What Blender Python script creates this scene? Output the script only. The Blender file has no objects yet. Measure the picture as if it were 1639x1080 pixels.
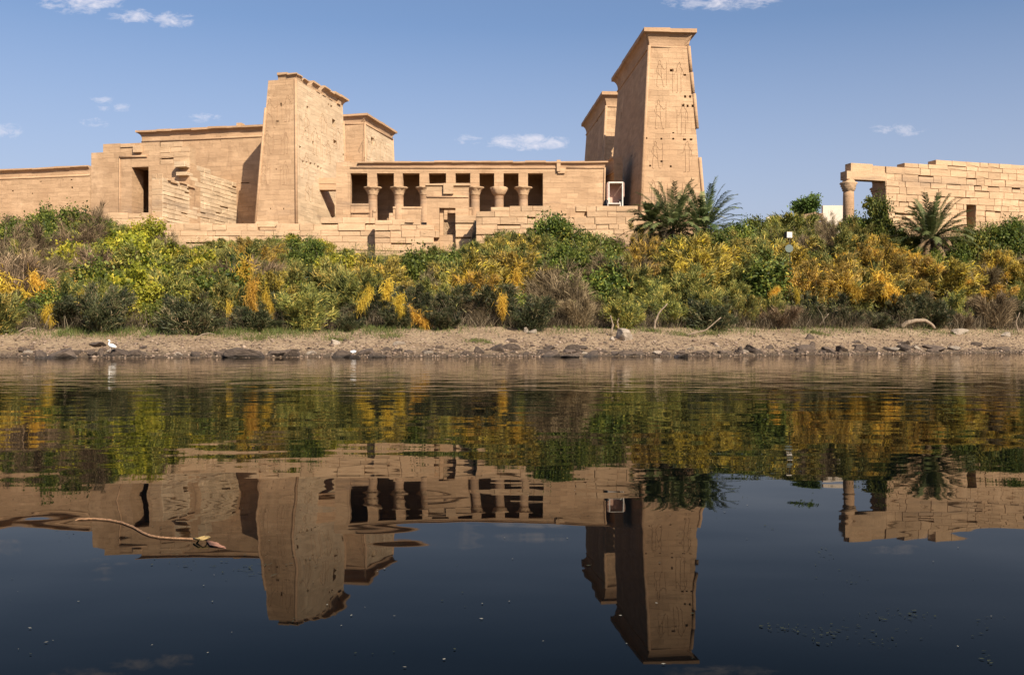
import bpy, math, random
import numpy as np
from mathutils import Vector, noise as mnoise

sc = bpy.context.scene
COL = sc.collection
R = math.radians

# ------------------------------------------------------------------ camera, sky, sun, exposure
# camera height is z = 0, the water surface lies 0.73 m below it; the camera looks along +Y
W = -0.73
cam_d = bpy.data.cameras.new('camera')
cam = bpy.data.objects.new('camera', cam_d)
COL.objects.link(cam)
cam.location = (0, 0, 0)
cam.rotation_euler = (R(90), 0, 0)
cam_d.lens = 35.0
cam_d.sensor_width = 36.0
cam_d.shift_y = 0.0030
cam_d.clip_start = 0.1
cam_d.clip_end = 5000
sc.camera = cam

SUN_AZ, SUN_EL = 30.0, 36.0      # degrees to the right of straight behind the camera / above the horizon
sv = Vector((math.sin(R(SUN_AZ)) * math.cos(R(SUN_EL)), -math.cos(R(SUN_AZ)) * math.cos(R(SUN_EL)), math.sin(R(SUN_EL))))
sl = bpy.data.lights.new('sun', 'SUN')
sl.energy = 5.0
sl.angle = R(0.5)
sl.color = (1.0, 0.89, 0.73)
so = bpy.data.objects.new('sun', sl)
COL.objects.link(so)
so.rotation_euler = sv.to_track_quat('Z', 'Y').to_euler()
so.location = (40, -60, 60)

sc.view_settings.view_transform = 'Standard'
sc.view_settings.look = 'None'
sc.view_settings.exposure = 0.72
sc.view_settings.gamma = 1.0
sc.cycles.max_bounces = 6
sc.cycles.diffuse_bounces = 3
sc.cycles.glossy_bounces = 3
sc.cycles.transmission_bounces = 3
sc.cycles.transparent_max_bounces = 4
sc.cycles.caustics_reflective = False
sc.cycles.caustics_refractive = False

F, CX, HY = 1593.0, 819.5, 545.0
def P(px, py, d):
    """point at depth d that the photograph shows at pixel px, py"""
    return Vector(((px - CX) / F * d, d, (HY - py) / F * d))
def XZ(px, py, d): return (px - CX) / F * d, (HY - py) / F * d

class NT:
    """small node-tree writer"""
    def __init__(s, nt): s.nt = nt; nt.nodes.clear()
    def n(s, typ, ins=None, **props):
        nd = s.nt.nodes.new(typ)
        for k, v in props.items(): setattr(nd, k, v)
        for k, v in (ins or {}).items():
            sock = nd.inputs[k]
            if isinstance(v, bpy.types.NodeSocket): s.nt.links.new(v, sock)
            else: sock.default_value = v
        return nd
    def math(s, op, a, b=None, c=None, clamp=False):
        nd = s.nt.nodes.new('ShaderNodeMath'); nd.operation = op; nd.use_clamp = clamp
        for i, v in enumerate((a, b, c)):
            if v is None: continue
            if isinstance(v, bpy.types.NodeSocket): s.nt.links.new(v, nd.inputs[i])
            else: nd.inputs[i].default_value = v
        return nd.outputs[0]
    def mix(s, f, a, b, blend='MIX'):
        nd = s.nt.nodes.new('ShaderNodeMix'); nd.data_type = 'RGBA'; nd.blend_type = blend
        for i, v in ((0, f), (6, a), (7, b)):
            if isinstance(v, bpy.types.NodeSocket): s.nt.links.new(v, nd.inputs[i])
            elif i == 0: nd.inputs[i].default_value = v
            else: nd.inputs[i].default_value = (v[0], v[1], v[2], 1)
        return nd.outputs[2]
    def ramp(s, f, stops, interp='LINEAR'):
        nd = s.nt.nodes.new('ShaderNodeValToRGB'); cr = nd.color_ramp; cr.interpolation = interp
        while len(cr.elements) < len(stops): cr.elements.new(0.5)
        for e, (p, c) in zip(cr.elements, stops):
            e.position = p; e.color = (c, c, c, 1) if isinstance(c, (int, float)) else (c[0], c[1], c[2], 1)
        s.nt.links.new(f, nd.inputs[0])
        return nd.outputs[0]
    def noise(s, vec, scale, detail=4, rough=0.55, dist=0.0, out='Fac'):
        nd = s.n('ShaderNodeTexNoise', {'Scale': scale, 'Detail': detail, 'Roughness': rough, 'Distortion': dist})
        if vec is not None: s.nt.links.new(vec, nd.inputs['Vector'])
        return nd.outputs[out]
    def mapv(s, vec, scale=(1, 1, 1), rot=(0, 0, 0), loc=(0, 0, 0)):
        nd = s.n('ShaderNodeMapping', {'Scale': scale, 'Rotation': rot, 'Location': loc})
        s.nt.links.new(vec, nd.inputs['Vector'])
        return nd.outputs[0]

# world: physical sky with a few small fair-weather clouds
wd = bpy.data.worlds.new('World'); sc.world = wd; wd.use_nodes = True
t = NT(wd.node_tree)
sky = t.n('ShaderNodeTexSky', sky_type='NISHITA', sun_disc=False)
sky.sun_elevation = R(SUN_EL)
sky.sun_rotation = math.atan2(sv.x, sv.y)
sky.altitude = 100; sky.air_density = 1.0; sky.dust_density = 2.0; sky.ozone_density = 2.4
gen = t.n('ShaderNodeTexCoord').outputs['Generated']
sep = t.n('ShaderNodeSeparateXYZ', {'Vector': gen})
yy = t.math('MAXIMUM', sep.outputs[1], 0.02)
cxn = t.math('DIVIDE', sep.outputs[0], yy)
czn = t.math('DIVIDE', sep.outputs[2], yy)
cvec = t.n('ShaderNodeCombineXYZ', {'X': cxn, 'Y': 0.0, 'Z': czn}).outputs[0]
cn = t.noise(t.mapv(cvec, (52, 1, 110)), 1.0, 7, 0.66, 0.5)
cn2 = t.noise(t.mapv(cvec, (170, 1, 330)), 1.0, 4, 0.6)
cn = t.math('ADD', t.math('MULTIPLY', cn, 0.87), t.math('MULTIPLY', cn2, 0.13))
clouds = [(130, 0, 62, 20, 1.0), (276, 32, 32, 13, 1.0), (218, 26, 42, 11, .72), (845, 228, 60, 12, 1.0), (1150, 0, 90, 15, .9),
          (1435, 209, 44, 10, .46), (325, 188, 26, 8, .62), (150, 197, 24, 8, .55), (185, 172, 26, 7, .5), (0, 212, 32, 14, .65),
          (748, 224, 24, 8, .5), (160, 160, 20, 6, .5), (170, -190, 150, 30, 1.0), (900, -330, 200, 40, 1.0)]
acc = None
for (px, py, rx, rz, amp) in clouds:
    a = t.math('MULTIPLY', t.math('SUBTRACT', cxn, (px - CX) / F), F / (rx * 1.3))
    b = t.math('MULTIPLY', t.math('SUBTRACT', czn, (HY - py) / F), F / (rz * 1.35))
    r2 = t.math('ADD', t.math('MULTIPLY', a, a), t.math('MULTIPLY', b, b))
    m = t.math('MULTIPLY', t.math('SUBTRACT', 1.0, r2, clamp=True), amp)
    acc = m if acc is None else t.math('MAXIMUM', acc, m)
front = t.math('GREATER_THAN', sep.outputs[1], 0.05)
cm = t.math('ADD', t.math('MULTIPLY', acc, 0.75), t.math('MULTIPLY', t.math('SUBTRACT', cn, 0.57), 2.9))
cm = t.math('MULTIPLY', cm, t.math('MULTIPLY', acc, 3.0, clamp=True), clamp=True)
cm = t.math('MULTIPLY', t.ramp(cm, [(0.0, 0), (0.9, 0.72)]), front)
skyc = t.mix(1.0, sky.outputs[0], (0.93, 0.94, 1.02), 'MULTIPLY')
skyc = t.mix(t.ramp(sep.outputs[2], [(0.04, 0.72), (0.30, 0.0)]), skyc, (4.3, 4.35, 5.45))
ccol = t.mix(cm, skyc, (7.6, 7.2, 7.6))
bg = t.n('ShaderNodeBackground', {'Color': ccol, 'Strength': 0.078})
t.n('ShaderNodeOutputWorld', {'Surface': bg.outputs[0]})

# ------------------------------------------------------------------ materials
def new_mat(name):
    m = bpy.data.materials.new(name); m.use_nodes = True
    return m, NT(m.node_tree)
def finish(t, col, rough=0.9, bump=None, bstr=1.0, bdist=0.1, spec=0.2, metal=0.0):
    ins = {'Base Color': col if isinstance(col, bpy.types.NodeSocket) else (col[0], col[1], col[2], 1), 'Roughness': rough,
           'Specular IOR Level': spec, 'Metallic': metal}
    if bump is not None:
        b = t.n('ShaderNodeBump', {'Height': bump, 'Strength': bstr, 'Distance': bdist})
        ins['Normal'] = b.outputs[0]
    p = t.n('ShaderNodeBsdfPrincipled', ins)
    t.n('ShaderNodeOutputMaterial', {'Surface': p.outputs[0]})

def stone_mat(name, c1, c2, dark, brick=(1.35, 0.52), mortar=0.008, stain=0.75, block_var=0.75, low_dark=False):
    m, t = new_mat(name)
    pos = t.n('ShaderNodeNewGeometry').outputs['Position']
    uv = t.n('ShaderNodeTexCoord').outputs['UV']
    tint = t.n('ShaderNodeAttribute', attribute_name='tint').outputs['Fac']
    big = t.noise(pos, 0.16, 5, 0.6, 0.6)
    mid = t.noise(t.mapv(pos, (0.5, 0.5, 2.6)), 1.0, 6, 0.65, 0.3)
    fine = t.noise(pos, 5.0, 6, 0.7)
    col = t.mix(t.ramp(big, [(0.3, 0), (0.7, 1)]), c1, c2)
    col = t.mix(t.ramp(mid, [(0.42, 0), (0.75, 0.55)]), col, tuple(x * 0.72 for x in c1))
    if brick:
        wob = t.noise(uv, 0.7, 2)
        wuv = t.n('ShaderNodeVectorMath', {0: uv, 1: t.n('ShaderNodeCombineXYZ', {'X': 0.0, 'Y': t.math('MULTIPLY', wob, 0.16), 'Z': 0.0}).outputs[0]}, operation='ADD').outputs[0]
        bt = t.n('ShaderNodeTexBrick', {'Vector': wuv, 'Color1': (0, 0, 0, 1), 'Color2': (1, 1, 1, 1), 'Mortar': (0.5, 0.5, 0.5, 1), 'Scale': 1.0,
                 'Mortar Size': mortar, 'Mortar Smooth': 0.3, 'Brick Width': brick[0], 'Row Height': brick[1]}, offset=0.45, squash=0.8, squash_frequency=3)
        bv = t.n('ShaderNodeSeparateColor', {'Color': bt.outputs['Color']}).outputs[0]
        col = t.mix(t.math('MULTIPLY', t.math('SUBTRACT', bv, 0.35, clamp=True), block_var), col, tuple(x * 0.70 for x in c1))
        patch = t.ramp(t.noise(pos, 0.7, 4, 0.7), [(0.4, 0.05), (0.68, 0.8)])
        joint = t.math('MULTIPLY', bt.outputs['Fac'], patch)
        col = t.mix(t.math('MULTIPLY', joint, 0.6), col, tuple(x * 0.42 for x in c1))
    st = t.ramp(t.noise(t.mapv(pos, (0.9, 0.9, 0.28), loc=(3, 1, 7)), 0.8, 7, 0.72, 0.8), [(0.56, 0), (0.74, stain)])
    col = t.mix(st, col, dark)
    wz = t.n('ShaderNodeSeparateXYZ', {'Vector': pos}).outputs[2]
    band = t.math('MULTIPLY', t.math('SUBTRACT', 1.0, t.math('ABSOLUTE', t.math('DIVIDE', t.math('SUBTRACT', wz, 13.5), 0.75)), clamp=True), t.ramp(t.noise(t.mapv(pos, (0.22, 0.22, 0.9)), 1.0, 5, 0.7), [(0.44, 0), (0.58, 0.55)]))
    col = t.mix(band, col, (0.17, 0.125, 0.095))
    grime = t.ramp(t.noise(t.mapv(pos, (0.10, 0.10, 0.42), loc=(11, 5, 2)), 1.0, 6, 0.66, 1.0), [(0.52, 0), (0.68, 0.36)])
    col = t.mix(grime, col, tuple(x * 0.66 for x in c1))
    pale = t.ramp(t.noise(t.mapv(pos, loc=(31, 4, 9)), 0.35, 6, 0.7), [(0.56, 0), (0.72, 0.5)])
    col = t.mix(pale, col, tuple(min(0.8, x * 1.22 + 0.03) for x in c2))
    col = t.mix(t.math('MULTIPLY', t.math('SUBTRACT', fine, 0.5), 1.2, clamp=True), col, tuple(x * 0.6 for x in c1))
    tv = t.n('ShaderNodeHueSaturation', {'Hue': 0.5, 'Saturation': 1.0, 'Value': t.math('MULTIPLY_ADD', tint, 0.20, 1.0), 'Color': col}).outputs[0]
    h = t.math('ADD', t.math('MULTIPLY', fine, 0.35), t.math('MULTIPLY', mid, 0.9))
    h = t.math('ADD', h, t.math('MULTIPLY', t.noise(pos, 18.0, 4, 0.7), 0.15))
    if brick: h = t.math('SUBTRACT', h, t.math('MULTIPLY', joint, 0.8))
    finish(t, tv, 0.92, h, 0.8, 0.10, 0.12)
    return m

SAND1, SAND2, SDARK = (0.425, 0.270, 0.156), (0.515, 0.346, 0.208), (0.20, 0.122, 0.070)
M = {}
M['stone'] = stone_mat('sandstone_masonry', SAND1, SAND2, SDARK)
M['block'] = stone_mat('sandstone_block', (0.43, 0.280, 0.165), (0.53, 0.365, 0.222), (0.21, 0.14, 0.09), brick=None, stain=0.45)
M['pale'] = stone_mat('sun_side_sandstone', (0.55, 0.40, 0.255), (0.66, 0.50, 0.33), (0.30, 0.20, 0.12), brick=(1.5, 0.45), mortar=0.016, stain=0.35)  # brighter copy of the sandstone, sunlight put into the colour of sun-facing sides
M['carve'] = stone_mat('carved_sandstone', (0.40, 0.25, 0.145), (0.47, 0.31, 0.19), SDARK, brick=None, stain=0.3)
M['line'] = stone_mat('shadow_dark_relief', (0.29, 0.185, 0.11), (0.36, 0.235, 0.14), SDARK, brick=None, stain=0.3)  # shadow of the carved grooves put into a darker stone colour

def simple_mat(name, c, rough=0.8, var=0.25, scale=6.0, spec=0.3, metal=0.0, bump=0.02):
    m, t = new_mat(name)
    pos = t.n('ShaderNodeNewGeometry').outputs['Position']
    nz = t.noise(pos, scale, 5, 0.65)
    col = t.mix(t.ramp(nz, [(0.3, 0), (0.75, 1)]), c, tuple(x * (1 - var) for x in c))
    finish(t, col, rough, nz, 1.0, bump, spec, metal)
    return m
M['white'] = simple_mat('white_painted_metal', (0.66, 0.60, 0.53), 0.55, 0.25)
M['panel'] = simple_mat('faded_pinkish_panel', (0.60, 0.38, 0.29), 0.7, 0.2)
M['plaster'] = simple_mat('cream_plaster', (0.62, 0.53, 0.43), 0.85, 0.2, 2.5)
M['ruin'] = simple_mat('brown_rubble_masonry', (0.33, 0.22, 0.13), 0.95, 0.5, 3.0, bump=0.15)
M['blackm'] = simple_mat('black_plastic', (0.02, 0.02, 0.022), 0.6, 0.3)
M['glass'] = simple_mat('grey_lamp_glass', (0.17, 0.20, 0.17), 0.12, 0.2, spec=0.6)
M['wood'] = simple_mat('weathered_driftwood', (0.30, 0.225, 0.155), 0.9, 0.45, 9.0, bump=0.05)
M['feather'] = simple_mat('white_feathers', (0.85, 0.85, 0.82), 0.7, 0.06, 30, bump=0.004)
M['beak'] = simple_mat('yellow_beak', (0.6, 0.40, 0.05), 0.4, 0.1)
M['legs'] = simple_mat('black_legs', (0.03, 0.03, 0.03), 0.6, 0.1)
M['plastic'] = simple_mat('white_plastic_film', (0.8, 0.8, 0.8), 0.45, 0.08)
M['rope'] = simple_mat('orange_fibre_rope', (0.34, 0.19, 0.10), 0.85, 0.4, 60, bump=0.01)
M['ropey'] = simple_mat('yellow_frayed_rope', (0.36, 0.25, 0.10), 0.85, 0.3, 60, bump=0.01)
M['pinkfibre'] = simple_mat('faded_pink_fibre', (0.30, 0.15, 0.10), 0.85, 0.3, 60, bump=0.01)

def rock_mat(name, c1, c2):
    m, t = new_mat(name)
    pos = t.n('ShaderNodeTexCoord').outputs['Object']
    wz = t.n('ShaderNodeSeparateXYZ', {'Vector': t.n('ShaderNodeNewGeometry').outputs['Position']}).outputs[2]
    rnd = t.n('ShaderNodeObjectInfo').outputs['Random']
    nz = t.noise(pos, 3.0, 7, 0.68)
    col = t.mix(t.ramp(nz, [(0.32, 0), (0.7, 1)]), c1, c2)
    col = t.mix(t.ramp(t.noise(pos, 9.0, 5, 0.7), [(0.58, 0), (0.75, 0.6)]), col, (0.27, 0.21, 0.16))
    col = t.n('ShaderNodeHueSaturation', {'Hue': 0.5, 'Saturation': 1.0, 'Value': t.math('MULTIPLY_ADD', rnd, 0.6, 0.65), 'Color': col}).outputs[0]
    wet = t.ramp(t.math('MULTIPLY_ADD', nz, 0.12, t.math('SUBTRACT', wz, W + 0.06)), [(0.03, 0.75), (0.16, 0)])
    col = t.mix(wet, col, (0.03, 0.026, 0.022))
    finish(t, col, t.math('MULTIPLY_ADD', wet, -0.45, 0.88), nz, 1.0, 0.12, 0.3)
    return m
M['rock'] = rock_mat('brown_river_rock', (0.062, 0.044, 0.033), (0.150, 0.110, 0.082))
M['palerock'] = rock_mat('pale_sandstone_boulder', (0.33, 0.265, 0.20), (0.42, 0.345, 0.27))

# soil: sandy gravel beach, bush litter darkened further, the bushes' shade put into its colour
m, t = new_mat('gravel_and_soil')
pos = t.n('ShaderNodeNewGeometry').outputs['Position']
zz = t.n('ShaderNodeSeparateXYZ', {'Vector': pos}).outputs[2]
n1 = t.noise(pos, 0.6, 5, 0.6, 0.4); n2 = t.noise(pos, 7.0, 6, 0.7)
vor = t.n('ShaderNodeTexVoronoi', {'Vector': pos, 'Scale': 6.0})
col = t.mix(t.ramp(n1, [(0.35, 0), (0.65, 1)]), (0.29, 0.20, 0.120), (0.42, 0.305, 0.19))
col = t.mix(t.ramp(n2, [(0.44, 0.0), (0.68, 0.85)]), col, (0.10, 0.07, 0.048))
col = t.mix(t.ramp(vor.outputs['Distance'], [(0.06, 0.7), (0.22, 0.0)]), col, (0.40, 0.32, 0.24))
wet = t.ramp(t.math('ADD', zz, t.math('MULTIPLY', n1, 0.12)), [(W + 0.06 + 1.0 - 1.0 + 0.0 if False else 0.0, 0), (1.0, 0)])
wetf = t.math('SUBTRACT', 1.0, t.math('DIVIDE', t.math('SUBTRACT', t.math('MULTIPLY_ADD', n1, -0.1, zz), W), 0.30), clamp=True)
col = t.mix(t.math('MULTIPLY', wetf, 0.8), col, (0.045, 0.034, 0.026))
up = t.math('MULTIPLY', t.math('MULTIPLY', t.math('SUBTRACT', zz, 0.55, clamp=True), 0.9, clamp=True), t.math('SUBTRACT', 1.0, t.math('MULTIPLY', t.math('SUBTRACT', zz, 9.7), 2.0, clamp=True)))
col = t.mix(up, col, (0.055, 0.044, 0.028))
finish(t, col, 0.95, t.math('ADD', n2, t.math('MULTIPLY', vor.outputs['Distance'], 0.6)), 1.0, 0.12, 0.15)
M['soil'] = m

# water: dark river, gentle swell, wind ripples that grow towards the far bank
m, t = new_mat('river_water')
pos = t.n('ShaderNodeNewGeometry').outputs['Position']
py_ = t.n('ShaderNodeSeparateXYZ', {'Vector': pos}).outputs[1]
s1 = t.noise(t.mapv(pos, (0.75, 1.15, 1), rot=(0, 0, R(14)), loc=(11.1,15.9,0)), 1.0, 1.0, 0.4)
s2 = t.noise(t.mapv(pos, (1.7, 2.6, 1), rot=(0, 0, R(-8)), loc=(7, 2, 0)), 1.0, 1.5, 0.4)
s3 = t.noise(t.mapv(pos, (1.25, 2.6, 1), rot=(0, 0, R(6)), loc=(2, 9, 0)), 1.0, 1.6, 0.45)
s4 = t.noise(t.mapv(pos, (0.10, 0.16, 1), loc=(5, 5, 0)), 1.0, 3, 0.55)
far = t.math('MULTIPLY', t.math('SUBTRACT', py_, 3.2, clamp=False), 0.10, clamp=True)
patch = t.ramp(s4, [(0.36, 0.45), (0.62, 1.0)])
s5 = t.noise(t.mapv(pos, (1.5, 0.55, 1), rot=(0, 0, R(-32)), loc=(11.7, 24.1, 0)), 1.0, 1.0, 0.4)
h = t.math('ADD', t.math('MULTIPLY', s1, 0.0065), t.math('MULTIPLY', s2, 0.0016))
h = t.math('ADD', h, t.math('MULTIPLY', s5, 0.0062))
h = t.math('ADD', h, t.math('MULTIPLY', t.math('MULTIPLY', s3, 0.0095), t.math('MULTIPLY', far, patch)))
b = t.n('ShaderNodeBump', {'Height': h, 'Strength': 1.0, 'Distance': 1.0})
body = t.n('ShaderNodeBsdfDiffuse', {'Color': (0.0009, 0.0016, 0.0020, 1)})
gl = t.n('ShaderNodeBsdfGlossy', {'Color': (1.0, 0.95, 0.88, 1), 'Roughness': 0.012, 'Normal': b.outputs[0]})
fr = t.n('ShaderNodeFresnel', {'IOR': 1.09, 'Normal': b.outputs[0]})
mx = t.n('ShaderNodeMixShader', {0: fr.outputs[0], 1: body.outputs[0], 2: gl.outputs[0]})
t.n('ShaderNodeOutputMaterial', {'Surface': mx.outputs[0]})
M['water'] = m

def leaf_mat(name, a, b, c=None, trans=0.35, rough=0.55, spec=0.25):
    """a..b over the leaf's own tint, c = odd dry leaves"""
    m, t = new_mat(name)
    tint = t.n('ShaderNodeAttribute', attribute_name='tint').outputs['Fac']
    rnd = t.n('ShaderNodeObjectInfo').outputs['Random']
    stops = [(0.0, a), (0.86, b), (1.0, c or b)]
    col = t.ramp(tint, stops)
    col = t.n('ShaderNodeHueSaturation', {'Hue': t.math('MULTIPLY_ADD', rnd, 0.030, 0.485), 'Saturation': 1.0,
              'Value': t.math('MULTIPLY_ADD', t.math('FRACT', t.math('MULTIPLY', rnd, 7.31)), 0.45, 0.78), 'Color': col}).outputs[0]
    p = t.n('ShaderNodeBsdfPrincipled', {'Base Color': col, 'Roughness': rough, 'Specular IOR Level': spec})
    tr = t.n('ShaderNodeBsdfTranslucent', {'Color': col})
    mx = t.n('ShaderNodeMixShader', {0: trans, 1: p.outputs[0], 2: tr.outputs[0]})
    t.n('ShaderNodeOutputMaterial', {'Surface': mx.outputs[0]})
    return m
M['lf_green'] = leaf_mat('green_leaves', (0.025, 0.045, 0.007), (0.190, 0.225, 0.040), (0.46, 0.38, 0.07), 0.3)
M['lf_yellow'] = leaf_mat('yellow_green_leaves', (0.060, 0.080, 0.008), (0.46, 0.42, 0.042), (0.62, 0.44, 0.06), 0.35)
M['lf_tam'] = leaf_mat('grey_green_sprays', (0.028, 0.042, 0.012), (0.330, 0.325, 0.080), (0.56, 0.40, 0.09), 0.22)
M['lf_dark'] = leaf_mat('dark_green_sprays', (0.016, 0.022, 0.010), (0.105, 0.112, 0.045), (0.26, 0.19, 0.10), 0.2)
M['lf_gold'] = leaf_mat('ochre_sprays', (0.060, 0.070, 0.018), (0.56, 0.385, 0.095), (0.78, 0.55, 0.05), 0.3)
M['lf_dod'] = leaf_mat('golden_threads', (0.36, 0.22, 0.035), (0.68, 0.44, 0.05), (0.74, 0.54, 0.08), 0.35)
M['lf_dry'] = leaf_mat('dry_brown_twigs', (0.045, 0.033, 0.020), (0.25, 0.180, 0.100), (0.46, 0.34, 0.20), 0.15, 0.8, 0.1)
M['stem'] = leaf_mat('brown_stems', (0.07, 0.052, 0.035), (0.20, 0.16, 0.115), (0.26, 0.22, 0.17), 0.0, 0.9, 0.1)
M['deadstem'] = leaf_mat('dead_brown_stems', (0.014, 0.011, 0.008), (0.085, 0.062, 0.040), (0.26, 0.20, 0.14), 0.0, 0.9, 0.1)
M['lf_tree'] = leaf_mat('dense_tree_leaves', (0.030, 0.058, 0.012), (0.14, 0.20, 0.042), (0.18, 0.24, 0.05))
M['frond'] = leaf_mat('palm_fronds', (0.045, 0.070, 0.022), (0.190, 0.215, 0.080), (0.30, 0.26, 0.11), 0.25, 0.45, 0.35)
M['deadfrond'] = leaf_mat('dry_palm_fronds', (0.20, 0.14, 0.07), (0.38, 0.28, 0.15), (0.45, 0.33, 0.18), 0.2, 0.8, 0.1)
M['grass'] = leaf_mat('shore_grass', (0.060, 0.080, 0.018), (0.170, 0.190, 0.050), (0.36, 0.28, 0.13), 0.3)
M['straw'] = leaf_mat('straw_grass', (0.24, 0.18, 0.10), (0.45, 0.36, 0.23), (0.55, 0.46, 0.33), 0.3, 0.85, 0.1)
M['weed'] = leaf_mat('floating_weed', (0.015, 0.018, 0.008), (0.055, 0.060, 0.022), (0.30, 0.28, 0.22), 0.1)

# ------------------------------------------------------------------ mesh builders
class MB:
    def __init__(s): s.v = []; s.f = []; s.t = []; s.sm = []
    def add(s, pts, faces, tint=0.0, smooth=False):
        o = len(s.v); s.v.extend([tuple(p) for p in pts])
        for f in faces:
            s.f.append(tuple(i + o for i in f)); s.t.append(tint); s.sm.append(smooth)
    def poly(s, pts, tint=0.0): s.add(pts, [tuple(range(len(pts)))], tint)
    def hexa(s, b, tp, tint=0.0):
        """bottom ring b, top ring tp, four points each, anticlockwise from above"""
        s.add(list(b) + list(tp), [(3, 2, 1, 0), (4, 5, 6, 7), (0, 1, 5, 4), (1, 2, 6, 5), (2, 3, 7, 6), (3, 0, 4, 7)], tint)
    def box(s, fr, u0, u1, v0, v1, z0, z1, tint=0.0):
        s.hexa([fr(u0, v0, z0), fr(u1, v0, z0), fr(u1, v1, z0), fr(u0, v1, z0)], [fr(u0, v0, z1), fr(u1, v0, z1), fr(u1, v1, z1), fr(u0, v1, z1)], tint)
    def tube(s, pts, r, n=8, tint=0.0, cap=True, smooth=True):
        pts = [Vector(p) for p in pts]; rs = r if isinstance(r, (list, tuple)) else [r] * len(pts)
        ring = []; o = len(s.v)
        ref = None
        for i, p in enumerate(pts):
            d = (pts[min(i + 1, len(pts) - 1)] - pts[max(i - 1, 0)])
            d = d.normalized() if d.length > 1e-9 else Vector((0, 0, 1))
            if ref is None: ref = d.orthogonal().normalized()
            ref = (ref - d * ref.dot(d)); ref = ref.normalized() if ref.length > 1e-6 else d.orthogonal().normalized()
            q = d.cross(ref)
            for k in range(n):
                a = 2 * math.pi * k / n
                s.v.append(tuple(p + (ref * math.cos(a) + q * math.sin(a)) * rs[i]))
        for i in range(len(pts) - 1):
            for k in range(n):
                k2 = (k + 1) % n
                s.f.append((o + i * n + k, o + i * n + k2, o + (i + 1) * n + k2, o + (i + 1) * n + k)); s.t.append(tint); s.sm.append(smooth)
        if cap:
            s.f.append(tuple(o + k for k in range(n))[::-1]); s.t.append(tint); s.sm.append(False)
            e = o + (len(pts) - 1) * n
            s.f.append(tuple(e + k for k in range(n))); s.t.append(tint); s.sm.append(False)
    def lathe(s, c, prof, n=20, mod=None, tint=0.0):
        """profile of (radius, z) about the vertical through c"""
        o = len(s.v)
        for i, (r, z) in enumerate(prof):
            for k in range(n):
                a = 2 * math.pi * k / n
                rr = r * (mod(a, i) if mod else 1.0)
                s.v.append((c[0] + rr * math.cos(a), c[1] + rr * math.sin(a), z))
        for i in range(len(prof) - 1):
            for k in range(n):
                k2 = (k + 1) % n
                s.f.append((o + i * n + k, o + i * n + k2, o + (i + 1) * n + k2, o + (i + 1) * n + k)); s.t.append(tint); s.sm.append(True)
        e = o + (len(prof) - 1) * n
        s.f.append(tuple(e + k for k in range(n))); s.t.append(tint); s.sm.append(False)
        s.f.append(tuple(o + k for k in range(n))[::-1]); s.t.append(tint); s.sm.append(False)
    def build(s, name, mat, parent=None):
        """links ONE mesh object; vertices are world points, the parent is an unrotated Empty"""
        off = Vector(parent_loc(parent)) if parent else Vector((0, 0, 0))
        me = bpy.data.meshes.new(name)
        me.from_pydata([(x - off.x, y - off.y, z - off.z) for x, y, z in s.v], [], s.f)
        at = me.attributes.new('tint', 'FLOAT', 'FACE'); at.data.foreach_set('value', np.array(s.t, dtype=np.float32))
        me.polygons.foreach_set('use_smooth', np.array(s.sm, dtype=bool))
        me.update()
        uvl = me.uv_layers.new(name='UVMap')
        uv = np.zeros((len(me.loops), 2), dtype=np.float32)
        V = s.v
        for p in me.polygons:
            nx, ny, nz = p.normal
            if abs(nz) < 0.75 and (nx or ny):
                l = math.hypot(nx, ny); tx, ty = -ny / l, nx / l
                for li in p.loop_indices:
                    x, y, z = V[me.loops[li].vertex_index]; uv[li] = (x * tx + y * ty, z)
            else:
                for li in p.loop_indices:
                    x, y, z = V[me.loops[li].vertex_index]; uv[li] = (x, y)
        uvl.data.foreach_set('uv', uv.ravel())
        me.materials.append(mat)
        ob = bpy.data.objects.new(name, me); COL.objects.link(ob)
        if parent: ob.parent = parent
        return ob
def parent_loc(o):
    l = Vector((0, 0, 0))
    while o is not None: l += o.location; o = o.parent
    return l
def thing(name, loc, label, cat, group=None):
    o = bpy.data.objects.new(name, None); COL.objects.link(o); o.location = loc; o.empty_display_size = 0.3
    o['label'] = label; o['category'] = cat
    if group: o['group'] = group
    return o
def tag(o, label, cat, group=None):
    o['label'] = label; o['category'] = cat
    if group: o['group'] = group
    return o
def frame(O, U, V):
    O, U, V = Vector(O), Vector(U), Vector(V)
    def fr(u, v, z): return Vector((O.x + u * U.x + v * V.x, O.y + u * U.y + v * V.y, z))
    fr.O, fr.U, fr.V = O, U, V
    return fr
def ray_plane(px, py, p0, n):
    r = Vector(((px - CX) / F, 1.0, (HY - py) / F)); return r * (p0.dot(n) / r.dot(n))

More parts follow.
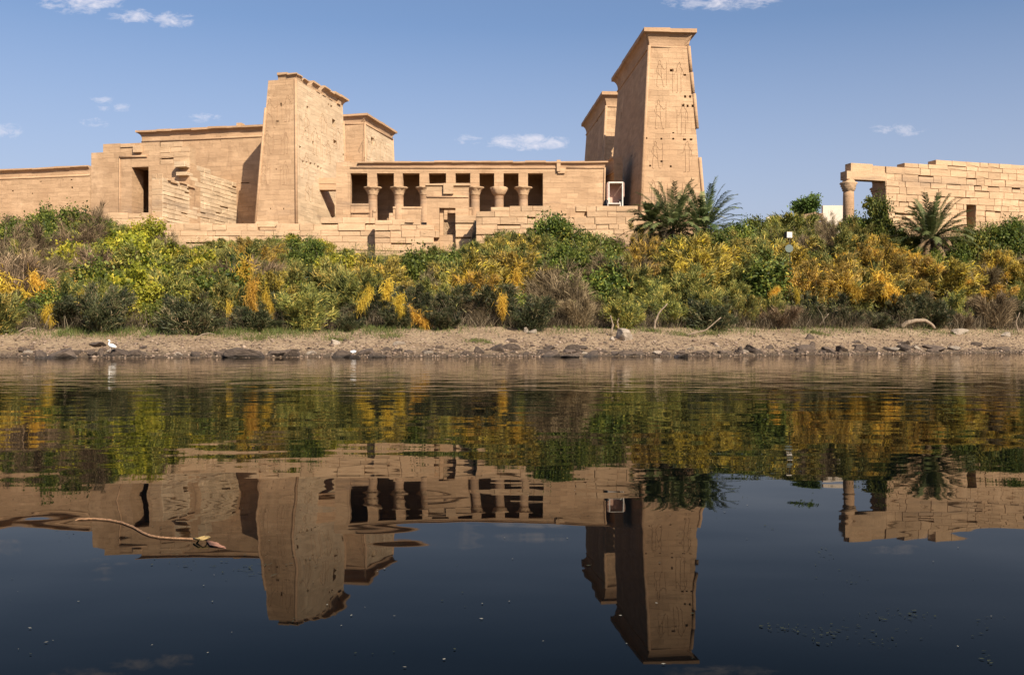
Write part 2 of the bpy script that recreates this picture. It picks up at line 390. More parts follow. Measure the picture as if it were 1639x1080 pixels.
class Panel:
    """planar trapezoid wall face a,b (bottom left/right), c,d (top right/left) seen from outside, with openings cut in it"""
    def __init__(s, a, b, c, d):
        s.a, s.b, s.c, s.d = map(Vector, (a, b, c, d))
        s.n = (s.b - s.a).cross(s.d - s.a).normalized()
        s.ops = []
    def at(s, u, w): return s.a.lerp(s.b, u).lerp(s.d.lerp(s.c, u), w)
    def uw(s, px, py):
        q = ray_plane(px, py, s.a, s.n); w = (q.z - s.a.z) / (s.d.z - s.a.z)
        l, r = s.a.lerp(s.d, w), s.b.lerp(s.c, w); e = r - l
        return (q - l).dot(e) / e.dot(e), w
    def hole(s, x0, y0, x1, y1, depth=0.5, back=True):
        u0, w0 = s.uw(x0, y1); u1, w1 = s.uw(x1, y0)
        u0, u1 = max(.005, u0), min(.995, u1); w0, w1 = max(0.0, w0), min(.995, w1)
        if u1 > u0 and w1 > w0: s.ops.append((u0, u1, w0, w1, depth, back))
    def build(s, mb, tint=0.0):
        us = sorted({0.0, 1.0, *[x for o in s.ops for x in o[:2]]}); ws = sorted({0.0, 1.0, *[x for o in s.ops for x in o[2:4]]})
        for i in range(len(us) - 1):
            for j in range(len(ws) - 1):
                um, wm = (us[i] + us[i + 1]) / 2, (ws[j] + ws[j + 1]) / 2
                if any(o[0] < um < o[1] and o[2] < wm < o[3] for o in s.ops): continue
                mb.poly([s.at(us[i], ws[j]), s.at(us[i + 1], ws[j]), s.at(us[i + 1], ws[j + 1]), s.at(us[i], ws[j + 1])], tint)
        for (u0, u1, w0, w1, dep, back) in s.ops:
            q = [s.at(u0, w0), s.at(u1, w0), s.at(u1, w1), s.at(u0, w1)]; k = [p - s.n * dep for p in q]
            mb.add(q + k, [(0, 1, 5, 4), (1, 2, 6, 5), (2, 3, 7, 6), (3, 0, 4, 7)], tint)
            if back: mb.poly(k, tint)
    def rib(s, mb, pts, wdt=0.045, h=0.03):
        """low carved ridge along pixel points on the face"""
        q = [ray_plane(x, y, s.a, s.n) for x, y in pts]
        for p0, p1 in zip(q, q[1:]):
            d = p1 - p0
            if d.length < 1e-4: continue
            side = s.n.cross(d.normalized()) * wdt * 0.5; o = s.n * h
            mb.add([p0 - side, p0 + side, p0 + o, p1 - side, p1 + side, p1 + o], [(0, 3, 5, 2), (1, 2, 5, 4), (0, 2, 1), (3, 4, 5)], 0.0)

FIG = [[(-.02, 1.0), (-.08, .95), (-.06, .87), (-.03, .84), (-.13, .80), (-.10, .62), (-.10, .50), (-.16, .30), (-.18, .02), (-.07, .0)],
       [(-.02, 1.0), (.06, .95), (.06, .88), (.02, .85), (.11, .80), (.07, .62), (.11, .50), (.13, .30), (.21, .02), (.32, .0)],
       [(.11, .79), (.26, .66), (.42, .73)], [(.42, .92), (.40, .05)], [(-.10, .50), (.02, .44), (.14, .33)], [(-.13, .79), (-.22, .62), (-.16, .52)]]
FIG2 = [[(-.05, 1.0), (-.10, .92), (-.07, .85), (-.16, .80), (-.12, .58), (-.14, .05), (-.04, .03)], [(-.05, 1.0), (.05, .93), (.05, .86), (.10, .8), (.07, .55), (.05, .03), (.16, .02)],
        [(.08, .78), (.20, .62), (.30, .62)], [(.30, .8), (.30, .02)], [(-.16, .8), (-.25, .66), (-.22, .5)]]
def figure(panel, mb, px, y0, y1, flip=False, which=0, skew=0.0, rnd=random):
    H = y1 - y0; sg = -1 if flip else 1
    for ln in (FIG if which == 0 else FIG2):
        if rnd.random() < 0.05: continue
        pts = []
        for (x, y) in ln:
            xx = px + sg * x * H * 0.62 + rnd.uniform(-.3, .3); pts.append((xx, y1 - y * H + skew * (xx - px) + rnd.uniform(-.3, .3)))
        panel.rib(mb, pts)

CAV = [(0.0, 0.0), (0.02, 0.18), (0.08, 0.36), (0.20, 0.54), (0.40, 0.68), (0.62, 0.745), (0.66, 0.75), (0.66, 1.0)]
def cornice_run(mb, p0, p1, out, h, flare, m0=0, m1=0, step=2.2, skip=(), rnd=random, jit=0.025, back=0.5):
    """cavetto cornice of separate stones from p0 to p1, flaring towards out; m0/m1 = 1 where the end is a mitred corner"""
    p0, p1, out = Vector(p0), Vector(p1), Vector(out)
    L = (p1 - p0).length; d = (p1 - p0) / L; n = max(1, round(L / step)); cuts = [0.0]
    for i in range(1, n): cuts.append(L * (i + rnd.uniform(-.22, .22)) / n)
    cuts.append(L)
    for i in range(n):
        if i in skip: continue
        a, b = cuts[i], cuts[i + 1]; dz = rnd.uniform(-jit, jit); do = rnd.uniform(-jit, jit) * .7; tv = rnd.uniform(-.35, .35)
        ring = []
        for e, (s, mt) in enumerate(((a, m0 if i == 0 else 0), (b, m1 if i == n - 1 else 0))):
            sg = -1 if e == 0 else 1
            for (fo, fz) in CAV:
                o = fo * flare / 0.66 + (do if fo > 0.1 else 0)
                q = p0 + d * (s + sg * mt * o) + out * o
                q.z += fz * h + (dz if fz > 0.7 else 0) + (rnd.uniform(-jit, jit) if fz > .7 else 0); ring.append(q)
            ring.append(p0 + d * s - out * back + Vector((0, 0, h + dz))); ring.append(p0 + d * s - out * back)
        k = len(CAV) + 2
        fc = [(j, k + j, k + (j + 1) % k, (j + 1) % k) for j in range(k)]
        mb.add(ring, fc + [tuple(range(k)), tuple(range(2 * k - 1, k - 1, -1))], tv)

def masonry(mb, fr, u0, u1, z0, top, ch=0.62, ln=(0.9, 2.0), dep=0.7, jit=0.06, gap=0.06, rnd=random, bot=None, cham=0.035, core=True, holes=()):
    """wall of separate dressed blocks, front towards -v; top(u) gives the ragged top"""
    z = z0; row = 0
    while True:
        hh = ch * rnd.uniform(0.75, 1.25)
        if z > 60 or z > max(top(u0 + (u1 - u0) * i / 60.0) for i in range(61)): break
        u = u0 - (rnd.uniform(0, .5) * ln[0] if row % 2 else 0)
        while u < u1:
            l = rnd.uniform(*ln); a, b = max(u, u0), min(u + l, u1)
            if u1 - b < 0.35: b = u1
            for h0, h1, g0, g1 in holes:
                if g0 < z + hh * .5 < g1:
                    if a < h0 < b: b = h0
                    elif h0 <= a < h1: b = h1 if b < h1 + .3 else b; a = b if b <= h1 else h1
            u = b
            if b - a < 0.12: continue
            um = (a + b) / 2
            if z + hh * 0.5 > top(um): continue
            if bot and z + hh * .5 < bot(um): continue
            if any(h0 < um < h1 and g0 < z + hh * .5 < g1 for h0, h1, g0, g1 in holes): continue
            if rnd.random() < gap: continue
            v = rnd.uniform(-jit, jit); c = cham * rnd.uniform(.5, 1.5); g = 0.006
            q = lambda: rnd.uniform(-.022, .022)
            fa, fb, fc, fd = a + g, b - g, z + g * .6, z + hh - g * .6
            if rnd.random() < .14: fd -= rnd.uniform(.05, .16)
            f = [(fa + c + q(), fc + c + q()), (fb - c + q(), fc + c + q()), (fb - c + q(), fd - c + q()), (fa + c + q(), fd - c + q())]
            if rnd.random() < .36:
                k = rnd.randrange(4); cu, cz = f[k]; s = rnd.uniform(.08, .24)
                f[k] = (cu + (s if k in (0, 3) else -s), cz + (s * .8 if k < 2 else -s * .8))
            m = [(fa, fc), (fb, fc), (fb, fd), (fa, fd)]
            pts = [fr(x, v, y) for x, y in f] + [fr(x, v + .05, y) for x, y in m] + [fr(x, dep, y) for x, y in m]
            mb.add(pts, [(0, 1, 2, 3), (0, 4, 5, 1), (1, 5, 6, 2), (2, 6, 7, 3), (3, 7, 4, 0), (4, 8, 9, 5), (5, 9, 10, 6), (6, 10, 11, 7), (7, 11, 8, 4), (11, 10, 9, 8)], rnd.uniform(-.55, .5))
        z += hh; row += 1
def steps(lst):
    """lst of (u_start, z) -> step function"""
    def f(u):
        z = lst[0][1]
        for a, b in lst:
            if u >= a: z = b
        return z
    return f

# ------------------------------------------------------------------ terrain, water
def sm(a, b, x): 
    t = np.clip((x - a) / (b - a), 0, 1); return t * t * (3 - 2 * t)
def wav(x, y, k, s=0.0):
    return (np.sin(x * k + s) * np.cos(y * k * 1.13 + s * 1.7) + 0.5 * np.sin(x * k * 2.3 + y * k * 1.9 + s) + 0.25 * np.sin(x * k * 4.7 - y * k * 5.1 + 2 * s)) / 1.75
def shore_y(x):
    b = np.interp(x, [-400, -60, -21, -8, 1, 12, 22, 31, 60, 400], [60, 40, 41.5, 43.2, 44.6, 47.5, 53, 58.5, 70, 100])
    return b + 0.45 * np.sin(x * 0.55) + 0.30 * np.sin(x * 1.37 + 1) + 0.15 * np.sin(x * 3.1 + 2)
def ground(x, y):
    x = np.asarray(x, dtype=float); y = np.asarray(y, dtype=float)
    ys = shore_y(x); t = y - ys
    px = CX + F * x / np.maximum(y, 1)
    ystep = np.interp(px, [-600, 150, 170, 260, 262, 655, 660, 755, 762, 1056, 1066, 1190, 1330, 2200], [98, 98, 97.5, 97.5, 94.6, 94.6, 93.4, 93.4, 90.1, 90.1, 86, 86, 83, 83])
    ztop = np.interp(px, [0, 180, 262, 655, 760, 1060, 1080, 1330, 1700], [9.6, 9.3, 8.6, 7.9, 7.9, 7.9, 8.4, 8.4, 8.8])
    plat = np.interp(px, [0, 255, 265, 655, 660, 1060, 1075, 1340, 1700], [10.4, 10.4, 10.6, 10.6, 11.2, 11.2, 8.9, 8.6, 9.0])
    beach = W - 0.02 + 0.17 * t
    beach = np.where(t < 0, W - 0.02 + 0.25 * t, np.minimum(beach, W + 0.17 * 8 + (t - 8) * 0.10))
    zb = W + 0.17 * 8
    f = np.clip((t - 8) / np.maximum(ystep - ys - 8, 1), 0, 1)
    slope = zb + (ztop - zb) * (0.45 * f + 0.55 * f * f * (3 - 2 * f))
    z = np.where(t < 8, beach, slope)
    z = z + (plat - ztop) * sm(ystep + 0.1, ystep + 0.9, y)
    z = z + sm(98, 135, y) * 1.0
    z = z + (0.05 + 0.12 * sm(6, 14, t)) * wav(x, y, 0.9) * sm(-1, 2, t) * (1 - sm(ystep - 3, ystep, y)) + 0.03 * wav(x, y, 3.1, 1.3) * sm(-.5, 1, t) * (1 - sm(12, 20, t))
    z = np.maximum(z, W - 3.0)
    return z
def gz(x, y): return float(ground(x, y))

def axis(parts):
    out = []
    for a, b, s in parts: out.extend(np.arange(a, b, s))
    out.append(parts[-1][1]); return np.array(out)
gx = axis([(-900, -120, 30), (-120, -58, 4), (-58, 58, 0.5), (58, 120, 4), (120, 900, 30)])
gy = axis([(34, 40, 1), (40, 66, 0.4), (66, 86, 0.7), (86, 97, 0.3), (97, 140, 4), (140, 1500, 60)])
GX, GY = np.meshgrid(gx, gy)
GZ = ground(GX, GY)
nx, ny = len(gx), len(gy)
vv = np.stack([GX.ravel(), GY.ravel(), GZ.ravel()], 1)
ii = np.arange(nx * ny).reshape(ny, nx)
ff = np.stack([ii[:-1, :-1].ravel(), ii[:-1, 1:].ravel(), ii[1:, 1:].ravel(), ii[1:, :-1].ravel()], 1)
def np_mesh(name, verts, faces, tint=None, smooth=False):
    me = bpy.data.meshes.new(name)
    nv, nf, k = len(verts), len(faces), faces.shape[1]
    me.vertices.add(nv); me.vertices.foreach_set('co', np.asarray(verts, dtype=np.float32).ravel())
    me.loops.add(nf * k); me.loops.foreach_set('vertex_index', np.asarray(faces, dtype=np.int32).ravel())
    me.polygons.add(nf); me.polygons.foreach_set('loop_start', np.arange(0, nf * k, k, dtype=np.int32))
    if smooth: me.polygons.foreach_set('use_smooth', np.ones(nf, dtype=bool))
    if tint is not None:
        at = me.attributes.new('tint', 'FLOAT', 'FACE'); at.data.foreach_set('value', np.asarray(tint, dtype=np.float32))
    me.update(calc_edges=True); me.validate()
    return me
def link(name, me, mat=None, parent=None):
    if mat and not me.materials: me.materials.append(mat)
    o = bpy.data.objects.new(name, me); COL.objects.link(o)
    if parent: o.parent = parent
    return o
g = link('ground', np_mesh('ground', vv, ff, smooth=True), M['soil']); g['kind'] = 'structure'
wv = np.array([(-900, -600, W), (900, -600, W), (900, 130, W), (-900, 130, W)], dtype=float)
w = link('river_water', np_mesh('river_water', wv, np.array([[0, 1, 2, 3]])), M['water']); w['kind'] = 'structure'

# ------------------------------------------------------------------ the temple
rng = random.Random(11)
BASE = 10.1       # foundations reach below the court level
# frame of the shorter pylon and everything aligned with it (left half of the photo)
LF = frame((-22.08, 102.0, 0), (0.976, -0.218, 0), (0.218, 0.976, 0))
# frame of the tall pylon
RF = frame((12.05, 94.0, 0), (0.9976, 0.07, 0), (-0.07, 0.9976, 0))

def tower(name, label, fr, u0, u1, v0, v1, z0, z1, bl, br, bn, bf, mat_right='stone', rolls=('nl', 'nr', 'fr'), roll_r=0.17):
    root = thing(name, fr((u0 + u1) / 2, (v0 + v1) / 2, z0), label, 'pylon tower')
    A, B, C, D = fr(u0, v0, z0), fr(u1, v0, z0), fr(u1, v1, z0), fr(u0, v1, z0)
    a, b, c, d = fr(u0 + bl, v0 + bn, z1), fr(u1 - br, v0 + bn, z1), fr(u1 - br, v1 - bf, z1), fr(u0 + bl, v1 - bf, z1)
    pn = {'near': Panel(A, B, b, a), 'right': Panel(B, C, c, b), 'far': Panel(C, D, d, c), 'left': Panel(D, A, a, d)}
    return root, pn, (A, B, C, D), (a, b, c, d)
def finish_tower(root, pn, top, mats=None):
    mats = mats or {}
    mb = MB()
    for k in ('near', 'far', 'left', 'right'):
        if k in mats:
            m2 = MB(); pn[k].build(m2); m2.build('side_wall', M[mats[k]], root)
        else: pn[k].build(mb)
    mb.poly(list(top))
    mb.build('wall', M['stone'], root)
def roll(root, pts, r=0.17, name='roll_moulding', mat='carve'):
    mb = MB(); mb.tube(pts, r, 10); return mb.build(name, M[mat], root)
def roll_broken(root, p, q, r, segs):
    mb = MB()
    for a, b, sh in segs: mb.tube([p.lerp(q, a) + Vector((sh, 0, 0)), p.lerp(q, b) + Vector((sh, 0, 0))], r, 10)
    return mb.build('roll_moulding', M['carve'], root)

def cornice_loop(root, top, h, flare, sides='nlrf', **kw):
    a, b, c, d = top
    mb = MB()
    def out(p, q): 
        e = (q - p).normalized(); return Vector((e.y, -e.x, 0))
    if 'n' in sides: cornice_run(mb, a, b, out(a, b), h, flare, 1, 1, rnd=rng, **kw)
    if 'r' in sides: cornice_run(mb, b, c, out(b, c), h, flare, 1, 1, rnd=rng, **kw)
    if 'f' in sides: cornice_run(mb, c, d, out(c, d), h, flare, 1, 1, rnd=rng, **kw)
    if 'l' in sides: cornice_run(mb, d, a, out(d, a), h, flare, 1, 1, rnd=rng, **kw)
    z = a.z + h * 0.93
    mb.poly([Vector((p.x, p.y, z)) for p in (a, b, c, d)])
    return mb.build('cornice', M['carve'], root)

# ---- tall pylon, near tower
root, pn, bot, top = tower('pylon_tower', 'tallest sandstone tower with complete flared cornice, behind the bushy palms', RF, 0, 6.25, 0, 19.2, BASE, 28.15, 1.15, 1.25, 1.05, 1.05)
N, Lp = pn['near'], pn['left']
for (x, y, w_, h_) in [(1072, 111, 6, 4), (1094, 119, 4, 3), (1095, 153, 3, 4), (1103, 153, 3, 4), (1091, 167, 4, 4), (1099, 168, 3, 4), (1107, 168, 3, 4), (1076, 212, 3, 2), (1057, 221, 3, 3),
                       (1076, 221, 3, 3), (1093, 222, 5, 3), (1104, 222, 4, 3), (1057, 257, 4, 3), (1039, 264, 3, 3), (1072, 265, 3, 3), (1030, 216, 3, 3), (1033, 220, 3, 3)]:
    N.hole(x, y, x + w_, y + h_, .6)
for (x, y, w_, h_) in [(993, 180, 2, 12), (1010, 248, 2, 3), (1002, 300, 2, 3)]: Lp.hole(x, y, x + w_, y + h_, .5)
finish_tower(root, pn, top)
cornice_loop(root, top, 1.55, 0.62, step=1.9)
roll(root, [bot[0].lerp(top[0], .0), top[0]], .15)
roll_broken(root, bot[1], top[1], .17, [(0.02, .405, .14), (.56, .745, .12), (.75, .86, .03), (.865, 1.0, -.02)])
roll(root, [top[3] - Vector((0, 0, .12)), top[0] - Vector((0, 0, .12)), top[1] - Vector((0, 0, .12)), top[2] - Vector((0, 0, .12))], .13)
for args in [(1056, 97, 140, False, 0), (1086, 100, 150, True, 1), (1054, 160, 207, False, 0), (1093, 166, 216, True, 1), (1049, 226, 270, False, 0), (1099, 226, 277, True, 1), (1046, 288, 330, False, 1), (1104, 290, 335, True, 0), (1078, 291, 330, True, 0)]:
    rb = MB(); figure(N, rb, args[0], args[1], args[2], args[3], args[4], rnd=rng); rb.build('relief_figure', M['line'], root)
# ---- tall pylon, far tower
root, pn, bot, top = tower('pylon_tower', 'far tower half hidden behind the tallest tower, shaded left side with sunlit corner strip', RF, -0.1, 6.1, 24.4, 43.0, BASE, 28.15, 1.15, 1.25, 1.05, 1.05)
for (x, y, w_, h_) in [(955, 190, 2, 7), (962, 228, 2, 3)]: pn['left'].hole(x, y, x + w_, y + h_, .5)
finish_tower(root, pn, top)
cornice_loop(root, top, 1.55, 0.62, step=2.2)
roll(root, [bot[0], top[0]], .15)
roll(root, [top[3] - Vector((0, 0, .12)), top[0] - Vector((0, 0, .12)), top[1] - Vector((0, 0, .12))], .13)

# ---- shorter pylon, near tower (cornice mostly fallen)
root, pn, bot, top = tower('pylon_tower', 'shorter sandstone tower with broken cornice, left of the portico', LF, -4.75, 0, 0, 14.2, BASE, 27.0, 1.25, .45, .75, .75)
N, Rt = pn['near'], pn['right']
for (x, y, w_, h_) in [(448, 165, 3, 6), (442, 193, 4, 3), (410, 335, 2, 2), (432, 333, 2, 2), (453, 333, 2, 3), (441, 270, 2, 2)]: N.hole(x, y, x + w_, y + h_, .5)
for (x, y, w_, h_) in [(491, 171, 3, 7), (532, 193, 5, 9), (500, 227, 3, 4), (534, 226, 5, 3), (488, 209, 2, 4), (479, 235, 3, 2), (484, 258, 3, 3), (490, 259, 2, 3), (496, 261, 3, 3), (503, 262, 2, 4),
                       (508, 266, 3, 3), (513, 269, 2, 3), (525, 167, 2, 2), (529, 170, 3, 2), (549, 247, 2, 5), (538, 262, 3, 2)]: Rt.hole(x, y, x + w_, y + h_, .6)
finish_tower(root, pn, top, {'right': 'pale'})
roll(root, [bot[1], top[1]], .15)
roll_broken(root, bot[0], top[0], .13, [(0.0, .83, -.03)])
roll_broken(root, bot[2], top[2], .15, [(0.0, .4, 0), (.45, .9, 0)])
mb = MB(); a, b, c, d = top
wd_ = (b - a).length; dr = (c - b).normalized()
outn = Vector((dr.y, -dr.x, 0)); dn = (b - a).normalized(); outnn = Vector((dn.y, -dn.x, 0))
p0 = a.lerp(b, .36); cornice_run(mb, p0, b, outnn, .62, .28, 0, 1, step=1.2, rnd=rng, jit=.06)
mb.box(LF, -2.0, -1.1, 1.2, 2.4, 27.0, 27.55, .2)
for (f0, f1, h_, fl) in [(0.0, .10, .55, .25), (.12, .22, .45, .35), (.30, .44, .75, .35), (.50, .72, .85, .5), (.73, 1.0, .95, .55)]:
    cornice_run(mb, b.lerp(c, f0), b.lerp(c, f1), outn, h_, fl, 0, 1 if f1 == 1 else 0, step=1.6, rnd=rng, jit=.05, back=1.0)
for k in range(14):
    f = rng.uniform(.02, .95); q = b.lerp(c, f); u_ = rng.uniform(-2.2, -.4); v_ = f * 12.7
    mb.box(LF, u_ - .45, u_ + .2, v_ + .6, v_ + 1.5, 26.98, 27.0 + rng.uniform(.15, .5), rng.uniform(-.3, .3))
mb.build('cornice', M['block'], root)
for args in [(432, 158, 205, False, 0), (460, 152, 196, True, 1), (428, 209, 247, False, 0), (457, 212, 248, True, 1), (423, 259, 296, False, 0), (456, 258, 297, True, 1)]:
    rb = MB(); figure(N, rb, args[0], args[1], args[2], args[3], args[4], rnd=rng); rb.build('relief_figure', M['line'], root)
for args in [(490, 182, 222, True, 0), (505, 205, 250, False, 1), (490, 245, 288, True, 0), (492, 292, 322, False, 0), (517, 182, 215, False, 1), (540, 205, 240, True, 1), (525, 225, 262, True, 0)]:
    rb = MB(); figure(Rt, rb, args[0], args[1], args[2], args[3], args[4], .35, rng); rb.build('relief_figure', M['line'], root)
# ---- shorter pylon, far tower
root, pn, bot, top = tower('pylon_tower', 'low far tower with dark front face, between broken tower and portico roof', LF, -5.0, -.3, 20.6, 32.2, BASE, 26.9, .9, .45, .7, .7)
for (x, y, w_, h_) in [(594, 222, 5, 9), (617, 214, 3, 3)]: pn['right'].hole(x, y, x + w_, y + h_, .6)
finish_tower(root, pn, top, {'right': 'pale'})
cornice_loop(root, top, 1.05, .5, step=2.0)
roll(root, [bot[1], top[1]], .14); roll(root, [bot[2], top[2]], .14)
roll(root, [top[0] - Vector((0, 0, .1)), top[1] - Vector((0, 0, .1)), top[2] - Vector((0, 0, .1))], .13)
for args in [(598, 218, 255, True, 0), (612, 224, 258, False, 1), (586, 215, 255, False, 1)]:
    rb = MB(); figure(pn['right'], rb, args[0], args[1], args[2], args[3], args[4], .4, rng); rb.build('relief_figure', M['line'], root)

# ---- long plain-walled hall behind the shorter pylon
def long_wall(name, label, cat, fr, u0, u1, v0, v1, z0, z1, ch, fl, skip=(), step=2.3, holes=(), rl=True, flare_ends=(1, 0)):
    root = thing(name, fr((u0 + u1) / 2, (v0 + v1) / 2, z0), label, cat)
    p = Panel(fr(u0, v0, z0), fr(u1, v0, z0), fr(u1, v0, z1), fr(u0, v0, z1))
    for h in holes: p.hole(*h, .4)
    mb = MB(); p.build(mb)
    for q in ([(u1, v0), (u1, v1)], [(u1, v1), (u0, v1)], [(u0, v1), (u0, v0)]):
        (ua, va), (ub, vb) = q; mb.poly([fr(ua, va, z0), fr(ub, vb, z0), fr(ub, vb, z1), fr(ua, va, z1)])
    mb.poly([fr(u0, v0, z1), fr(u1, v0, z1), fr(u1, v1, z1), fr(u0, v1, z1)])
    mb.build('wall', M['stone'], root)
    mb = MB(); cornice_run(mb, fr(u0, v0, z1), fr(u1, v0, z1), -fr.V, ch, fl, flare_ends[0], flare_ends[1], step=step, skip=skip, rnd=rng, jit=.035, back=.8)
    if flare_ends[0]: cornice_run(mb, fr(u0, v1, z1), fr(u0, v0, z1), -fr.U, ch, fl, 0, 1, step=step, rnd=rng, back=.8)
    mb.build('cornice', M['carve'], root)
    if rl: roll(root, [fr(u0, v0, z1 - .38), fr(u1, v0, z1 - .38)], .12)
    return root, p
hall, hp = long_wall('temple_hall', 'long high wall with cornice, partly shaded by the broken tower', 'temple building', LF, -22.9, -3.2, 8, 24, BASE, 23.25, .85, .5,
                     holes=[(385, 292, 399, 294), (352, 218, 353, 226)])
mb = MB(); q = ray_plane(383, 200, LF(0, 8, 0), LF.V); uu = (q - LF.O).dot(LF.U)
mb.box(LF, uu - .35, uu + .25, 8.0, 8.8, 24.08, 24.5); mb.build('loose_cap_stone', M['block'], hall)
encl, ep = long_wall('enclosure_wall', 'long low wall with cornice at left edge, behind the green bushes', 'wall', LF, -75, -28.25, 6, 9, BASE - 1, 19.3, .68, .4,
          holes=[(64, 290, 67, 291.5), (113, 287, 116, 289), (100, 288, 102, 289), (19, 305, 22, 307), (114, 299, 117, 302), (51, 309, 53, 311)], flare_ends=(0, 0))

# ---- gateway building with the dark doorway
root = thing('gateway_building', LF(-17, 0, 12), 'stone gateway block with tall dark doorway, right of the long low wall', 'gateway')
def Lu(px, v):      # u on the plane v at a pixel column
    q = ray_plane(px, 300, LF(0, v, 0), LF.V); return (q - LF.O).dot(LF.U)
def Lz(px, py, v): return ray_plane(px, py, LF(0, v, 0), LF.V).z
ua, ub, uc, ud = Lu(144, -2), Lu(192, -2), Lu(256, -2), -10.9
zA, zB, zC = Lz(165, 233, -2), Lz(225, 229, -2), Lz(280, 233, -2)
pB = Panel(LF(ub, -2, BASE), LF(uc, -2, BASE), LF(uc, -2, zB), LF(ub, -2, zB)); pB.hole(211, 267, 238, 343, 2.1, False)
mb = MB(); pB.build(mb)
mb.poly([LF(ub, -2, zB), LF(uc, -2, zB), LF(uc, .2, zB), LF(ub, .2, zB)])
mb.poly([LF(uc, .1, BASE), LF(ub, .1, BASE), LF(ub, .1, zB), LF(uc, .1, zB)]) if False else None
mb.poly([LF(ub, -2, zA - .3), LF(ub, -2, zB), LF(ub, .2, zB), LF(ub, .2, zA - .3)])
for (x0, x1, y1, vv0) in [(165, 192, 231, 0), (146, 165, 245, 0)]:
    mb.box(LF, Lu(x0, -2), Lu(x1, -2) - .012, -1.97, .2, BASE, Lz(x0, y1, -2))
mb.box(LF, uc + .004, -10.9 + .0, -2.03, .1, BASE, Lz(280, 262, -2))
mb.build('wall', M['stone'], root)
mb = MB()       # dark room behind the doorway: side walls, back wall, ceiling
du0, du1, dz0, dz1 = Lu(205, -2), Lu(246, -2), Lz(225, 343, -2), Lz(225, 267, -2)
mb.box(LF, du0 - 1.2, du0 - .6, .12, 5, BASE, dz1 + .8); mb.box(LF, du1 + .2, du1 + .8, .12, 5, BASE, dz1 + .8)
mb.box(LF, du0 - .6, du1 + .2, 4.5, 5, BASE, dz1 + .8); mb.box(LF, du0 - 1.2, du1 + .8, .12, 5, dz1 + .8, dz1 + 1.2)
mb.build('inner_wall', M['stone'], root)
mb = MB()
masonry(mb, LF, Lu(145, -2), uc - .1, zA - .9, steps([(Lu(145, -2), Lz(150, 252, -2)), (Lu(163, -2), Lz(170, 231, -2)), (Lu(195, -2), zB + .25), (uc, zB)]), .5, (1.2, 2.6), .8, .03, .04, rng)
mb.build('upper_course', M['block'], root) if False else None
mb = MB()
masonry(mb, frame(LF(0, -2.06, 0), LF.U, LF.V), uc + .05, -10.92, Lz(280, 262, -2) - .02, steps([(uc, Lz(262, 231, -2)), (Lu(268, -2), Lz(270, 241, -2)), (Lu(276, -2), Lz(280, 231, -2)), (Lu(296, -2), Lz(300, 236, -2)), (Lu(308, -2), Lz(312, 246, -2))]), .55, (.9, 1.9), 1.3, .05, .0, rng)
mb.build('ruined_top_course', M['block'], root)
mb = MB(); mb.tube([LF(ub, -2.05, BASE), LF(ub, -2.05, Lz(192, 253, -2))], .06, 8)
mb.tube([LF(ub, -2.06, Lz(192, 252, -2)), LF(Lu(236, -2), -2.06, Lz(192, 252, -2) - .02)], .12, 8)
mb.build('roll_moulding', M['carve'], root)
mb = MB(); mb.box(LF, Lu(216, -2), Lu(228, -2), -2.35, -1.9, Lz(222, 245, -2), Lz(222, 234, -2), .2); mb.build('projecting_stone', M['block'], root)
mb = MB(); mb.box(LF, Lu(194, -2), Lu(216, -2), -2.12, -1.95, Lz(205, 236, -2) , Lz(205, 232, -2), .1); mb.build('lintel_ledge', M['block'], root)

# ---- ruined side wall, sunlit, with receding courses (runs from the gateway's front to the hall)
def side_frame(u, v): return frame(LF(u, v, 0), LF.V, -LF.U)     # along +V, front towards +U
def Sv(px, u=-10.9):
    q = ray_plane(px, 300, LF(u, 0, 0), LF.U); return (q - LF.O).dot(LF.V)
def Sz(px, py, u=-10.9): return ray_plane(px, py, LF(u, 0, 0), LF.U).z
root = thing('ruined_wall', LF(-11.5, 0, 12), 'pale ruined side wall with stepped courses, between doorway and broken tower', 'wall')
sf = side_frame(-10.9, 0)
mb = MB()
v0 = Sv(261)
masonry(mb, sf, v0, 7.9, BASE, steps([(v0, Sz(262, 284)), (Sv(283), Sz(285, 290)), (-2.02, Sz(309, 266)), (Sv(319.5), Sz(322, 270)), (Sv(334), Sz(336, 276)), (Sv(347), Sz(349, 280)), (Sv(359), Sz(361, 286)), (Sv(372), Sz(374, 293)), (Sv(381), Sz(383, 302))]),
        .44, (.9, 2.6), 1.2, .022, .0, rng, cham=.022)
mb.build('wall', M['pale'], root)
mb = MB(); mb.box(LF, -12.0, -11.25, v0 + .1, -2.1, BASE, Sz(262, 292)); mb.box(LF, -12.0, -11.3, -.70, 7.8, BASE, Sz(383, 310)); mb.box(LF, -12.1, -10.98, -1.98, -.72, BASE, Lz(312, 252, -2)); mb.build('wall_core', M['block'], root)
mb = MB()
nf = frame(LF(0, v0, 0), LF.U, LF.V)
masonry(mb, nf, -12.15, -10.93, BASE, steps([(-12.5, Lz(250, 281, v0)), (-11.4, Lz(258, 279, v0))]), .55, (.6, 1.4), .8, .05, .02, rng)
mb.build('end_wall', M['block'], root)
for i, (x, y) in enumerate([(268, 287), (272, 290), (287, 291), (300, 297)]):
    mb = MB(); va = Sv(x); za = Sz(x, y); mb.box(LF, -10.95, -10.72, va, va + 1.3, za - .12, za); mb.build('projecting_stone', M['block'], root)

